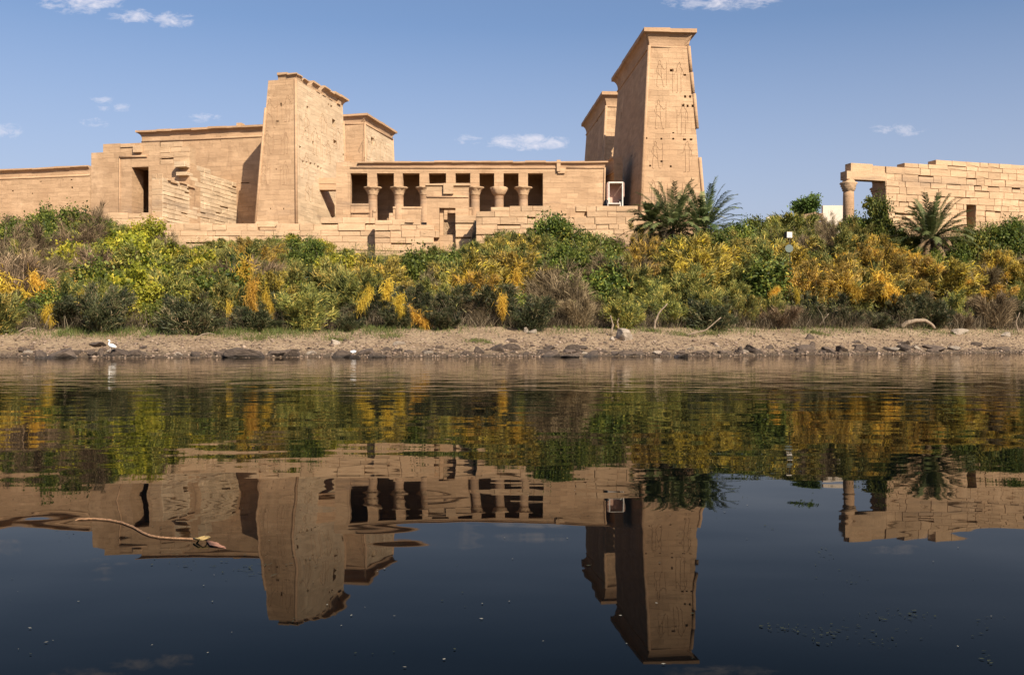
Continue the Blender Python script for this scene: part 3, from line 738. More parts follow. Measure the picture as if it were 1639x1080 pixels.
# ---- portico between the pylons
PF = frame((0, 98, 0), (1, 0, 0), (0, 1, 0))
def px98(x): return (x - CX) / F * 98
def z98(y): return (HY - y) / F * 98
root = thing('columned_portico', (-4, 98, z98(352)), 'long low portico with column row, between the broken tower and the tallest tower', 'portico')
zt, zr, zo = z98(259), z98(268.5), z98(277.5)
x0, x1, x2, x3 = px98(538), px98(561), px98(869), px98(968)
mb = MB()
pl = Panel((x0, 98, BASE), (x1, 98, BASE), (x1, 98, zo), (x0, 98, zo)); pl.build(mb)
mb.box(PF, x0 - .0, x1, .002, .9, BASE, zo - .002)
prr = Panel((x2, 98, BASE), (x3, 98, BASE), (x3, 98, zo), (x2, 98, zo)); prr.build(mb)
mb.box(PF, x2, x3, .002, .9, BASE, zo - .002)
mb.box(PF, x0 - .002, x3 + .002, -.003, 1.0, zo, zr + .02)
mb.build('front_wall', M['stone'], root)
mb = MB()
mb.box(PF, x0 + .01, x3 - .01, 4.6, 5.4, BASE, zr); mb.box(PF, x0, x0 + .8, .9, 15.5, BASE, zr); mb.box(PF, x3 - .8, x3, .9, 13, BASE, zr)
mb.box(PF, px98(588) - .1, px98(588) + .5, 3.2, 4.6, BASE, z98(310)); 
mb.build('inner_wall', M['stone'], root)
mb = MB(); mb.box(PF, x0 + .003, x3 - .003, .01, 13, zr + .02, zr + .5); mb.build('roof_slab', M['stone'], root)
mb = MB()
cornice_run(mb, (x0 + 2.2, 98, zr), (x3, 98, zr), (0, -1, 0), zt - zr, .32, 0, 1, step=1.9, rnd=rng, jit=.03, back=.8)
for k in range(3): mb.box(PF, x0 + .05 + k * .7, x0 + .68 + k * .7, .02 * k, .8, zr + .02, zr + [.52, .62, .38][k], rng.uniform(-.3, .3))
mb.build('cornice', M['carve'], root)
mb = MB(); mb.tube([(x0 + 1.4, 97.97, zr - .02), (px98(893), 97.97, zr - .02)], .085, 8); mb.tube([(px98(907), 97.97, zr - .02), (x3, 97.97, zr - .02)], .085, 8)
mb.tube([(x3, 97.95, zr), (x3 - .05, 97.95, z98(300)), (x3 - .15, 97.95, BASE)], .09, 8); mb.build('roll_moulding', M['carve'], root)
mb = MB(); mb.box(PF, px98(891), px98(897), -.28, .2, z98(275), z98(257), -.3); mb.box(PF, px98(893), px98(904), -.2, .2, z98(278), z98(270), .2); mb.build('drain_spout', M['block'], root)
cols = [(595.5, 15, 0), (637.5, 14, 0), (679, 15, 0), (721.5, 15, 0), (760, 14.6, 1), (798.5, 15, 2), (837.5, 15, 0)]
for i, (cx_, wd_, kind) in enumerate(cols):
    c = (px98(cx_), 98.47); hw = wd_ / 2 * 98 / F
    mb = MB(); zc0, zc1 = z98(313), z98(299)
    mb.lathe(c, [(.50, BASE), (.49, z98(352)), (.455, zc0 - .25), (.45, zc0)], 24)
    o = mb.build('column', M['carve'], root)
    mb = MB(); 
    n8 = 32
    if kind == 2: prof = [(.46, zc0), (.62, zc0 + .18), (.80, zc0 + .5), (.86, zc0 + .78), (.80, zc1), (.62, zc1 + .01)]
    else: prof = [(.46, zc0), (.50, zc0 + .16), (.54, zc0 + .3), (.62, zc0 + .5), (.74, zc0 + .68), (.90, zc0 + .78), (.88, zc1), (.6, zc1 + .01)]
    mb.lathe(c, prof, n8, mod=lambda a, k: 1.0 + (.05 + .03 * (k % 2)) * math.cos(8 * a + k * math.pi * .5) * min(1, k / 2.0) * rng.uniform(.8, 1.2))
    mb.build('capital', M['block'], o)
    mb = MB()
    for k in range(5): mb.lathe(c, [(.475, zc0 - .06 - k * .07), (.485, zc0 - .04 - k * .07), (.475, zc0 - .02 - k * .07)], 20)
    mb.build('neck_band', M['carve'], o)
    mb = MB(); mb.box(PF, c[0] - hw, c[0] + hw, .02, .92, zc1, zo + .001); mb.build('abacus_block', M['stone'], root)
def screen(xa, xb, y, d0=.12, d1=.75, nm='screen_wall', ledge=True):
    mb = MB(); mb.box(PF, px98(xa), px98(xb), d0, d1, BASE, z98(y))
    if ledge: mb.box(PF, px98(xa) - .02, px98(xb) + .02, d0 - .06, d1 + .05, z98(y) - .16, z98(y) + .015, .2)
    mb.build(nm, M['stone'], root)
screen(561.3, 590, 326)
mb = MB()       # carved panel of the first screen wall
mb.box(PF, px98(562), px98(592), -.05, .11, z98(341) , z98(339), .1); mb.box(PF, px98(563), px98(564), .07, .115, z98(352), z98(342)); mb.box(PF, px98(589), px98(590), .07, .115, z98(352), z98(342)); mb.build('panel_frame', M['carve'], root)
mb = MB(); mb.box(PF, px98(597), px98(604), -.12, .2, BASE, z98(340)); mb.box(PF, px98(598), px98(603), -.2, .15, z98(339.9), z98(335)); mb.build('broken_door_jamb', M['block'], root)
screen(629, 676, 331); screen(676.2, 760, 332); screen(800, 838, 333); screen(838.2, 869, 333)
mb = MB(); masonry(mb, frame((0, 98.1, 0), PF.U, PF.V), px98(622), px98(634), BASE, steps([(px98(620), z98(346)), (px98(628), z98(338))]), .45, (.4, .8), .6, .06, 0, rng); mb.build('broken_door_jamb', M['block'], root)
mb = MB(); masonry(mb, frame((0, 98.1, 0), PF.U, PF.V), px98(784), px98(800), BASE, steps([(px98(784), z98(342)), (px98(792), z98(338))]), .45, (.4, .9), .6, .06, 0, rng); mb.build('broken_door_jamb', M['block'], root)
# wall stub with cornice joining the portico to the tall pylon
SF = frame((x3, 98, 0), (0.985, -0.17, 0), (0.17, 0.985, 0))
A_, B_ = Vector((9.45, 103.5, 0)), Vector((10.2, 99.6, 0))
mb = MB(); dd = (B_ - A_).normalized(); nl = Vector((dd.y, -dd.x, 0)); nl = nl if nl.x < 0 else -nl
def q3(p, z, o=0): return Vector((p.x, p.y, z)) - nl * o
zr = 17.75; zt = 18.35
mb.hexa([q3(A_, BASE), q3(B_, BASE), q3(B_, BASE, .9), q3(A_, BASE, .9)], [q3(A_, zr), q3(B_, zr), q3(B_, zr, .9), q3(A_, zr, .9)])
mb.build('return_wall', M['stone'], root)
mb = MB(); cornice_run(mb, q3(A_, zr + .01), q3(B_, zr + .01), nl, zt - zr, .2, 0, 0, step=1.4, rnd=rng, back=.88); mb.tube([q3(A_, zr - .9) + nl * .02, q3(B_, zr - .9) + nl * .02], .06, 8); mb.build('return_cornice', M['carve'], root)

# ---- lintel bridging the gap between the shorter pylon and the portico
root = thing('linking_gate', (-19.5, 108, 12), 'low lintel gate in the gap between broken tower and portico', 'gateway')
GFm = frame((0, 108, 0), (1, 0, 0), (0, 1, 0))
def gx_(x, y): return XZ(x, y, 108)
(xa, za), (xb, zb) = gx_(511, 304), gx_(541, 285)
mb = MB(); mb.box(GFm, xa - .9, xb + .6, 0, 1.2, za, (za + zb) / 2); mb.box(GFm, xa - .9, xb + .6, -.05, 1.2, (za + zb) / 2 + .004, zb, .25); mb.build('lintel', M['carve'], root)
mb = MB(); mb.box(GFm, xa - .9, xb + .6, 4.6, 5.4, BASE, za + .3); mb.build('back_wall', M['stone'], root)

# ---- small gateway on the quay edge
KF = frame((0, 93, 0), (1, 0, 0), (0, 1, 0))
def px93(x): return (x - CX) / F * 93
def z93(y): return (HY - y) / F * 93
root = thing('small_gateway', (px93(716), 93, 10.3), 'small free-standing stone gateway with doorway and cornice, in front of the portico', 'gateway')
KB = 8.0
pk = Panel((px93(683), 93, KB), (px93(750), 93, KB), (px93(750), 93, z93(305)), (px93(683), 93, z93(305)))
pk.hole(703, 333, 729, 376, 1.6, False)
mb = MB(); pk.build(mb)
b_ = [(px93(683), 94.6), (px93(750), 94.6)]
dx0, dx1, dz1, dz0 = px93(703), px93(729), z93(333), z93(376)
pk2 = Panel((px93(750), 94.6, KB), (px93(683), 94.6, KB), (px93(683), 94.6, z93(305)), (px93(750), 94.6, z93(305)))
W_ = px93(750) - px93(683); Hh = z93(305) - KB
pk2.ops.append(((px93(750) - dx1) / W_, (px93(750) - dx0) / W_, (dz0 - KB) / Hh, (dz1 - KB) / Hh, .01, False)); pk2.build(mb)
for xx in (px93(683), px93(750)): mb.poly([(xx, 93, KB), (xx, 94.6, KB), (xx, 94.6, z93(305)), (xx, 93, z93(305))])
mb.poly([(px93(683), 93, z93(305)), (px93(750), 93, z93(305)), (px93(750), 94.6, z93(305)), (px93(683), 94.6, z93(305))])
mb.build('wall', M['stone'], root)
mb = MB(); cornice_run(mb, (px93(683), 93, z93(305)), (px93(712), 93, z93(305)), (0, -1, 0), z93(294.5) - z93(305), .22, 1, 0, step=1.2, rnd=rng, jit=.05)
cornice_run(mb, (px93(725), 93, z93(305)), (px93(750), 93, z93(305)), (0, -1, 0), z93(295.5) - z93(305), .25, 0, 1, step=1.4, rnd=rng, jit=.04)
mb.box(KF, px93(710), px93(726), -.28, .6, z93(311), z93(295), -.1); mb.box(KF, px93(711), px93(752), -.22, .6, z93(296.6), z93(294), .3)
mb.build('cornice', M['block'], root)
mb = MB(); mb.tube([(px93(682), 92.97, z93(315.5)), (px93(750), 92.97, z93(315.5))], .085, 8); mb.build('roll_moulding', M['carve'], root)
mb = MB(); mb.box(KF, dx0 + .02, dx0 + .35, .5, 1.5, dz0, dz1 - .02, -.2); mb.box(KF, dx0 + .65, dx1 - .02, 1.7, 2.6, KB, dz1 - .25, .3); mb.box(KF, dx0 - .1, dx1 + .1, 2.61, 3.0, KB, 11.6, .1); mb.build('door_jamb', M['block'], root)

# ---- quay terrace of big blocks
root = thing('quay_terrace', (2, 90, 8.2), 'stepped terrace of big rough stone blocks under portico and gateway', 'terrace wall')
def terr(name, d, xa, xb, prof, zb, mat='block', **kw):
    fr = frame((0, d, 0), (1, 0, 0), (0, 1, 0)); cv = lambda x: (x - CX) / F * d
    mb = MB()
    masonry(mb, fr, cv(xa), cv(xb), zb, steps([(cv(x), (HY - y) / F * d + .12) for x, y in prof]), rnd=rng, **kw)
    o = mb.build(name, M[mat], root)
    mb = MB(); zlow = min((HY - y) / F * d for x, y in prof) - .5
    mb.box(fr, cv(xa) + .2, cv(xb) - .2, .45, .62, zb - 1, zlow); mb.build('wall_core', M['block'], root)
    return o
kw = dict(ch=.60, ln=(.7, 2.6), dep=.9, jit=.06, gap=.010, cham=.025)
terr('block_wall', 89.5, 762, 1058, [(762, 346), (774, 343), (792, 334), (869, 341), (905, 346), (925, 335), (1033, 345), (1042, 357)], 6.6, **kw)
terr('block_wall', 92.4, 729, 761.5, [(729, 345)], 6.6, **kw)
terr('block_wall', 92.4, 600, 703, [(600, 356), (652, 357), (672, 362), (694, 376)], 6.6, **kw)
terr('block_wall', 94.0, 262, 600, [(262, 357), (300, 357), (405, 366), (447, 361), (482, 365), (505, 352), (600, 352)], 7.4, **kw)
terr('block_wall', 97.0, 172, 262, [(172, 347), (200, 349), (215, 344), (240, 352)], 7.6, **kw)
mb = MB(); mb.box(frame((0, 89.5, 0), (1, 0, 0), (0, 1, 0)), (763 - CX) / F * 89.5, (764.5 - CX) / F * 89.5 + .6, .3, 5, 6.6, 11.4); mb.build('side_wall', M['block'], root)

# a few loose blocks lying on the terrace
lb = [(427, 364, 94.3, 2.3, .55, 3, 'long slab lying tilted on the terrace below the broken tower'), (655, 357, 92.2, .8, .45, -4, 'small squared stone on terrace edge left of the small gateway'),
      (945, 345, 89.9, .9, .45, 6, 'tilted stone on the terrace edge left of the white booth')]
for (px, py, d, l, h_, ang, lab) in lb:
    c = P(px, py, d); mb = MB(); fr = frame((c.x, d, 0), (math.cos(R(ang)), math.sin(R(ang)), 0), (-math.sin(R(ang)), math.cos(R(ang)), 0))
    z = c.z + .05
    q = lambda s: rng.uniform(-s, s)
    bt = [fr(-l / 2, 0, z + q(.03)), fr(l / 2, 0, z + q(.03)), fr(l / 2, .8, z), fr(-l / 2, .8, z)]
    tp = [fr(-l / 2 + .15, .05, z + h_ * .9), fr(l / 2 - .1, .05, z + h_), fr(l / 2 - .12, .75, z + h_ * .95), fr(-l / 2 + .1, .75, z + h_)]
    mb.hexa(bt, tp); tag(mb.build('loose_stone_block', M['block']), lab, 'stone block', 'loose stones on the terrace')

# ---- ruined colonnade at the right edge
CF = frame((31.56, 84.0, 0), (0.958, 0.287, 0), (-0.287, 0.958, 0))
def Cu(px, v=0): q = ray_plane(px, 300, CF(0, v, 0), CF.V); return (q - CF.O).dot(CF.U)
def Cz(px, py, v=0): return ray_plane(px, py, CF(0, v, 0), CF.V).z
root = thing('ruined_temple', CF(6, 0, 9), 'ruined block wall with small dark doorway, joined by a lintel to a lone column', 'ruin')
dh = (Cu(1547), Cu(1562), Cz(1555, 366), Cz(1555, 326))
mb = MB()
masonry(mb, CF, 0, 34, 8.0, steps([(0, Cz(1420, 289)), (Cu(1424), Cz(1430, 272)), (Cu(1452), Cz(1456, 262)), (Cu(1503), Cz(1505, 256)), (Cu(1560), Cz(1505, 257.5)), (Cu(1700), Cz(1505, 259))]),
        .50, (.6, 2.1), 1.0, .028, .0, rng, holes=[dh], cham=.02)
mb.build('wall', M['block'], root)
mb = MB(); mb.box(CF, 2.0, dh[0] - .1, .95, 1.15, 8, Cz(1440, 280)); mb.box(CF, dh[1] + .1, 33, .95, 1.15, 8, Cz(1503, 272) - .5); mb.box(CF, dh[0] - .1, dh[1] + .1, 1.9, 2.1, 8, Cz(1503, 272) - .5); mb.box(CF, dh[0] - .3, dh[0] - .1, 1.16, 2.1, 8, Cz(1555, 300)); mb.box(CF, dh[1] + .1, dh[1] + .3, 1.16, 2.1, 8, Cz(1555, 300)); mb.box(CF, dh[0] - .1, dh[1] + .1, 1.0, 1.9, dh[3] + .1, Cz(1555, 300)); mb.build('wall_core', M['block'], root)
mb = MB()
ef = frame(CF(0.0, 1.9, 0), -CF.V, CF.U)
masonry(mb, ef, 0, 1.86, 8.0, lambda u: Cz(1420, 274), .56, (.6, 1.1), .9, .04, .0, rng); mb.build('end_wall', M['block'], root)
mb = MB()
lz0, lz1, lz2 = Cz(1385, 288), Cz(1385, 275), Cz(1385, 262)
mb.box(CF, Cu(1356), .6, .05, .95, lz0, lz1, -.1); mb.box(CF, Cu(1363), Cu(1398), .1, .9, lz1 + .004, lz2, .2); mb.box(CF, Cu(1398.4), .5, .12, .9, lz1 + .004, lz2 - .12, -.2); mb.build('lintel', M['block'], root)
for (cpx, bpx, scl) in [(1358, 0, 1), (1404, 1, .9)]:
    cu = Cu(cpx, .5) if bpx == 0 else Cu(1407, 1.9); cvv = .5 if bpx == 0 else 2.0
    c = CF(cu, cvv, 0); zk = lz0 - (.0 if bpx == 0 else .15); kz0 = zk - .95 * scl
    mb = MB(); mb.lathe((c.x, c.y), [(.47, 8.0), (.45, kz0 - .5), (.43, kz0)], 24); o = mb.build('column', M['carve'], root)
    mb = MB(); mb.lathe((c.x, c.y), [(.43, kz0), (.52, kz0 + .05), (.50, kz0 + .16), (.58, kz0 + .22), (.55, kz0 + .34), (.64, kz0 + .42), (.60, kz0 + .52), (.72, kz0 + .66), (.70, kz0 + .72), (.50, kz0 + .73), (.48, zk)], 24,
             mod=lambda a, k: 1 + .05 * math.cos(7 * a + k) * rng.uniform(.5, 1.5)); mb.build('capital', M['block'], o)

# ---- background odds and ends on the right
mb = MB(); fr = frame((0, 108, 0), (1, 0, 0), (0, 1, 0)); c = lambda x: (x - CX) / F * 108; zc = lambda y: (HY - y) / F * 108
mb.box(fr, c(1317), c(1352), 0, .5, 9, zc(329)); tag(mb.build('plastered_wall', M['plaster']), 'cream plastered wall left of the lone column', 'wall')
root = thing('rubble_hut', (c(1298), 105, 12), 'low brown rubble ruin under the round-crowned tree', 'ruin')
fr = frame((0, 105, 0), (1, 0, 0), (0, 1, 0)); c = lambda x: (x - CX) / F * 105; zc = lambda y: (HY - y) / F * 105
mb = MB(); masonry(mb, fr, c(1303), c(1318), 9, steps([(c(1303), zc(338)), (c(1308), zc(341))]), .3, (.3, .7), .6, .08, 0, rng); mb.build('wall', M['ruin'], root)
mb = MB(); mb.hexa([Vector((c(1273), 105.2, 9)), Vector((c(1303), 105.2, 9)), Vector((c(1303), 107, 9)), Vector((c(1273), 107, 9))], [Vector((c(1273), 105.2, zc(346))), Vector((c(1303), 105.2, zc(340))), Vector((c(1303), 107, zc(341))), Vector((c(1273), 107, zc(347)))]); mb.build('side_wall', M['ruin'], root)
mb = MB(); mb.box(fr, c(1228), c(1236), 0, .5, 9, zc(347)); mb.box(fr, c(1239), c(1246), 0, .5, 9, zc(347)); tag(mb.build('low_parapet', M['plaster']), 'low pale parapet peeping over the bushes left of the round-crowned tree', 'wall')

# ---- white framed booth on the terrace
BF = frame((0, 91.4, 0), (1, 0, 0), (0, 1, 0)); c = lambda x: (x - CX) / F * 91.4; zc = lambda y: (HY - y) / F * 91.4
root = thing('guard_booth', (c(985), 91.4, zc(334.5)), 'white-framed open booth with brown panels on the terrace, before the tallest tower', 'booth')
zb_ = zc(336)
mb = MB()
for x in (974.6, 996.6):
    mb.box(BF, c(x) - .05, c(x) + .05, 0, .1, zb_, zc(291.5))
    mb.box(BF, c(x) - .05 + (-.06 if x < 980 else .06), c(x) + .05 + (-.06 if x < 980 else .06), 1.3, 1.4, zb_, zc(293))
mb.box(BF, c(973.8), c(997.4), -.01, .11, zc(293.2), zc(291.2)); mb.box(BF, c(973), c(998), .12, 1.4, zc(292.2), zc(291.4))
mb.build('frame', M['white'], root)
mb = MB()
mb.box(BF, c(974) - .12, c(974) - .07, .0, 1.35, zc(317), zc(292.3)); mb.box(BF, c(997) + .07, c(997) + .12, 0, 1.35, zc(315), zc(292.3))
mb.hexa([Vector((c(978), 92.72, zc(322))), Vector((c(992), 92.72, zc(322))), Vector((c(992), 92.76, zc(322))), Vector((c(978), 92.76, zc(322)))], [Vector((c(974), 92.72, zc(316))), Vector((c(997), 92.72, zc(316))), Vector((c(997), 92.76, zc(316))), Vector((c(974), 92.76, zc(316)))])
mb.box(BF, c(974), c(997), 1.32, 1.36, zc(315.99), zc(292.4)); mb.build('side_panel', M['panel'], root)
mb = MB()
for x in (972.5, 992.5): mb.box(BF, c(x) - .03, c(x) + .03, -.35, -.29, zb_, zc(326)); mb.box(BF, c(x) - .03, c(x) + .03, .25, .31, zb_, zc(322))
mb.box(BF, c(972), c(993), -.36, .33, zc(327.5), zc(326)); mb.build('bench', M['white'], root)
mb = MB(); mb.lathe((c(971.5), 92.1), [(.08, zc(336)), (.26, zc(333)), (.28, zc(326)), (.2, zc(320)), (.06, zc(317.5))], 10); mb.build('dark_drape', M['blackm'], root)
mb = MB(); mb.lathe((c(995.5), 92.5), [(.1, zc(336)), (.22, zc(330)), (.22, zc(322)), (.1, zc(317))], 10); mb.build('dark_drape', M['blackm'], root)

# ---- floodlight post among the bushes
d = 66.0; lp = P(1264, 395, d)
root = thing('floodlight_post', (lp.x, d, lp.z - 1.5), 'white square floodlight box on thin post with round glass lamp, in the bushes', 'lamp post')
mb = MB(); mb.tube([(lp.x, d, lp.z - 2.2), (lp.x, d, lp.z + .75)], .022, 8); mb.build('post', M['legs'], root)
fr = frame((0, d, 0), (.97, .25, 0), (-.25, .97, 0)); mb = MB(); cx0 = P(1263.5, 376, d)
fr = frame((cx0.x, d, 0), (.97, .25, 0), (-.25, .97, 0)); mb.box(fr, -.19, .19, -.02, .0, cx0.z - .19, cx0.z + .19); mb.build('lamp_face', M['white'], root)
mb = MB(); mb.box(fr, -.22, .2, .002, .3, cx0.z - .21, cx0.z + .2); mb.build('lamp_housing', M['blackm'], root)
gc = P(1263, 398, d - .12); mb = MB(); mb.tube([(gc.x - .02, d - .2, gc.z), (gc.x + .01, d - .06, gc.z)], [.26, .24], 20); mb.build('round_lamp', M['glass'], root)

# ------------------------------------------------------------------ vegetation meshes
def quads_to_mesh(name, C, A, B, tint):
    """leaf quads: centre C, half axes A and B (diamond-ish leaf)"""
    n = len(C)
    v = np.empty((n, 4, 3)); v[:, 0] = C - A; v[:, 1] = C + B - A * .1; v[:, 2] = C + A; v[:, 3] = C - B - A * .1
    return np_mesh(name, v.reshape(-1, 3), np.arange(n * 4).reshape(n, 4), tint)
def unit(v): return v / np.maximum(np.linalg.norm(v, axis=1, keepdims=True), 1e-9)
def lumps(r, n, rx, rz, inner=0.45):
    """clump centres through an uneven crown standing on the ground"""
    d = unit(r.normal(size=(n, 3))); d[:, 2] = np.abs(d[:, 2]) * 1.0 - .12
    rad = inner + (1 - inner) * r.random(n) ** .6
    rad *= 0.80 + 0.38 * np.sin(d[:, 0] * 3.1 + r.random() * 6) * np.cos(d[:, 1] * 2.7 + r.random() * 6)
    c = d * rad[:, None]; c[:, 2] = np.abs(c[:, 2]); v = .42 + .58 * np.clip(c[:, 2] / .55, 0, 1) ** .8
    c[:, 0] *= rx * v; c[:, 1] *= rx * v; c[:, 2] = np.maximum(c[:, 2] * rz, 0.12) + .10 * rz
    k = r.random(n) < .12; c[k, 2] += rz * .22 * r.random(k.sum())
    return c
def plumes(r, n, rx, rz, stems=19):
    a = r.random(stems) * 6.283; rad = rx * np.sqrt(r.random(stems)); top = np.stack([np.cos(a) * rad, np.sin(a) * rad, rz * r.uniform(.42, 1.12, stems) * (1 - .25 * (rad / rx) ** 2)], 1)
    base = top * np.array([.22, .22, 0]) + r.normal(size=(stems, 3)) * np.array([.1, .1, 0])
    k = r.integers(0, stems, n); t_ = (.16 + .84 * r.random(n) ** .75)[:, None]
    c = base[k] + (top - base)[k] * t_; c[:, :2] += (top - base)[k][:, :2] * (t_ ** 2 - t_) * .4
    d = unit((top - base)[k] + np.array([0, 0, .3])); c += r.normal(size=(n, 3)) * np.array([.13, .13, .05]) * (1.15 - t_)
    c[:, 2] = np.maximum(c[:, 2], .06); return c, d, (1.25 - .75 * t_[:, 0])
def leafy(seed, n_cl=70, per=75, rx=1.6, rz=2.15, ls=.075, cr=.36, leafw=.6):
    r = np.random.default_rng(seed); c = lumps(r, n_cl, rx, rz)
    k = np.repeat(np.arange(n_cl), per); n = len(k)
    C = c[k] + r.normal(size=(n, 3)) * cr * .55 * (0.6 + .8 * r.random(n_cl))[k][:, None]
    C[:, 2] = np.maximum(C[:, 2], .03)
    A = unit(r.normal(size=(n, 3)) + np.array([0, 0, -.3])); B = unit(np.cross(A, r.normal(size=(n, 3)) + np.array([0, .6, .9])))
    s = ls * r.uniform(.6, 1.4, n)[:, None]
    tint = np.clip(.46 + .24 * r.normal(size=n_cl)[k] + .19 * r.normal(size=n), 0, .93); tint[r.random(n) < .02] = 1.0
    return quads_to_mesh('foliage', C, A * s, B * s * leafw, tint), c
def sprays(seed, n_cl=60, per=55, rx=1.6, rz=2.2, L=(.10, .30), wdt=.0115, droop=.2, spread=.7, up=1.0, cr=.34):
    """feathery foliage: every spray is a bent pair of thin blades leaving a twig"""
    r = np.random.default_rng(seed); c, sdir, csz = plumes(r, n_cl, rx, rz)
    k = np.repeat(np.arange(n_cl), per); n = len(k)
    o = c[k] + r.normal(size=(n, 3)) * cr * .50 * csz[k][:, None]; o[:, 2] = np.maximum(o[:, 2], .02)
    base = sdir * up + unit(c * np.array([1, 1, 0]) + 1e-3) * spread * .5
    dr = unit(base[k] + r.normal(size=(n, 3)) * .55); l = r.uniform(L[0], L[1], n)[:, None]
    mid = o + dr * l * .55; end = mid + unit(dr + np.array([0, 0, -1.0]) * droop * 2 * r.random((n, 1)) + r.normal(size=(n, 3)) * .25) * l * .5
    sd = unit(np.cross(dr, r.normal(size=(n, 3)))) * wdt
    v = np.empty((n, 6, 3)); v[:, 0] = o - sd * .6; v[:, 1] = o + sd * .6; v[:, 2] = mid + sd * 1.3; v[:, 3] = mid - sd * 1.3; v[:, 4] = end + sd * .35; v[:, 5] = end - sd * .35
    f = np.arange(n * 6).reshape(n, 6); q = np.concatenate([f[:, [0, 1, 2, 3]], f[:, [3, 2, 4, 5]]])
    tn = np.clip(.46 + .27 * r.normal(size=n_cl)[k] + .22 * r.normal(size=n), 0, .95); tn[r.random(n) < .05] = 1.0
    return np_mesh('foliage', v.reshape(-1, 3), q, np.concatenate([tn, tn])), c
def threads(seed, n=620, rx=.5, rz=1.0, wdt=.012):
    """tangled hanging threads of a climbing parasite"""
    r = np.random.default_rng(seed); nb = 16
    zz_ = np.linspace(0, 1, nb); ph = r.random(2) * 6; bc = np.stack([rx * (.55 * np.sin(zz_ * 4.5 + ph[0]) + .35 * (zz_ - .5) * r.choice([-1, 1]) * 2), rx * .4 * np.sin(zz_ * 6 + ph[1]), zz_ * rz], 1)
    k = r.integers(0, nb, n); o = bc[k] + r.normal(size=(n, 3)) * np.array([.10, .10, .10]) * (1 + 1.1 * (r.random((n, 1)) < .35))
    V, Q, T = [], [], []
    p = o; d = unit(r.normal(size=(n, 3)) * .8 + np.array([0, 0, -.5])); sd = unit(np.cross(d, r.normal(size=(n, 3)))) * wdt
    for s in range(4):
        V.append(p - sd); V.append(p + sd)
        d = unit(d + r.normal(size=(n, 3)) * .5 + np.array([0, 0, -.28])); p = p + d * .14
    v = np.stack(V, 1).reshape(-1, 3); f = np.arange(n * 8).reshape(n, 8)
    q = np.concatenate([f[:, [2 * i, 2 * i + 1, 2 * i + 3, 2 * i + 2]] for i in range(3)]); tn = np.clip(.5 + .25 * r.normal(size=n), 0, 1)
    return np_mesh('thread_tangle', v, q, np.tile(tn, 3))
def twigs(seed, n=900, H=2.0, spread=.7, wdt=.009, zmax=.25, rx=.35, bend=.25):
    """thin stems rising from the ground"""
    r = np.random.default_rng(seed)
    o = np.stack([r.normal(size=n) * rx, r.normal(size=n) * rx, r.random(n) * zmax], 1)
    d = unit(np.stack([r.normal(size=n) * spread, r.normal(size=n) * spread, np.ones(n)], 1)); l = H * r.uniform(.25, 1.0, n)[:, None] / 3
    sd = unit(np.cross(d, r.normal(size=(n, 3)))) * wdt; p = o; V = []
    for s in range(4):
        w_ = sd * (1 - s * .24); V.append(p - w_); V.append(p + w_)
        d = unit(d + r.normal(size=(n, 3)) * bend); p = p + d * l
        p[:, 2] = np.maximum(p[:, 2], .02)
    v = np.stack(V, 1).reshape(-1, 3); f = np.arange(n * 8).reshape(n, 8)
    q = np.concatenate([f[:, [2 * i, 2 * i + 1, 2 * i + 3, 2 * i + 2]] for i in range(3)]); tn = np.clip(.45 + .28 * r.normal(size=n), 0, 1)
    return np_mesh('twigs', v, q, np.tile(tn, 3))
def stem_mesh(seed, c, n=22, r0=.026):
    r = random.Random(seed); mb_v, mb_f = [], []
    m = MB()
    for i in range(n):
        e = Vector(c[r.randrange(len(c))]) * .95; b = Vector((r.uniform(-.25, .25), r.uniform(-.25, .25), -.15))
        mid = b.lerp(e, .5) + Vector((r.uniform(-.15, .15), r.uniform(-.15, .15), r.uniform(0, .2)))
        m.tube([b, b.lerp(mid, .5) + Vector((r.uniform(-.05, .05),) * 3), mid, e], [r0, r0 * .8, r0 * .6, r0 * .25], 4, r.uniform(.2, .9), False)
    v = np.array(m.v); f = np.array(m.f); return np_mesh('stems', v, f, np.array(m.t))

KINDS = {}
def kind(key, name, words, cat, mats, maker, variants):
    KINDS[key] = dict(name=name, words=words, cat=cat, protos=[])
    for s in variants:
        me, c = maker(s); st = stem_mesh(s, c)
        me.materials.append(M[mats]); st.materials.append(M['stem'])
        KINDS[key]['protos'].append((me, st))
kind('green', 'leafy_shrub', 'dark green leafy shrub', 'shrub', 'lf_green', lambda s: leafy(s, 80, 100), (1, 2, 3, 18))
kind('yellow', 'leafy_shrub', 'bright yellow-green leafy shrub', 'shrub', 'lf_yellow', lambda s: leafy(s, 75, 85, ls=.085), (4, 5, 6))
kind('tam', 'tamarisk_shrub', 'feathery grey-green tamarisk', 'shrub', 'lf_tam', lambda s: sprays(s, 150, 80, 1.5, 2.3), (7, 8, 9, 19))
kind('dark', 'tamarisk_shrub', 'low dark feathery tamarisk', 'shrub', 'lf_dark', lambda s: sprays(s, 150, 78, 1.6, 2.1), (10, 11, 12))
kind('gold', 'tamarisk_shrub', 'golden ochre feathery tamarisk', 'shrub', 'lf_gold', lambda s: sprays(s, 140, 85, 1.5, 2.3, (.10, .32), .013, .4), (13, 14, 15, 20))
kind('dry', 'dry_shrub', 'leafless brown twiggy shrub', 'shrub', 'lf_dry', lambda s: sprays(s, 110, 55, 1.45, 2.2, (.2, .65), .007, .1, .7, 1.2), (16, 17))

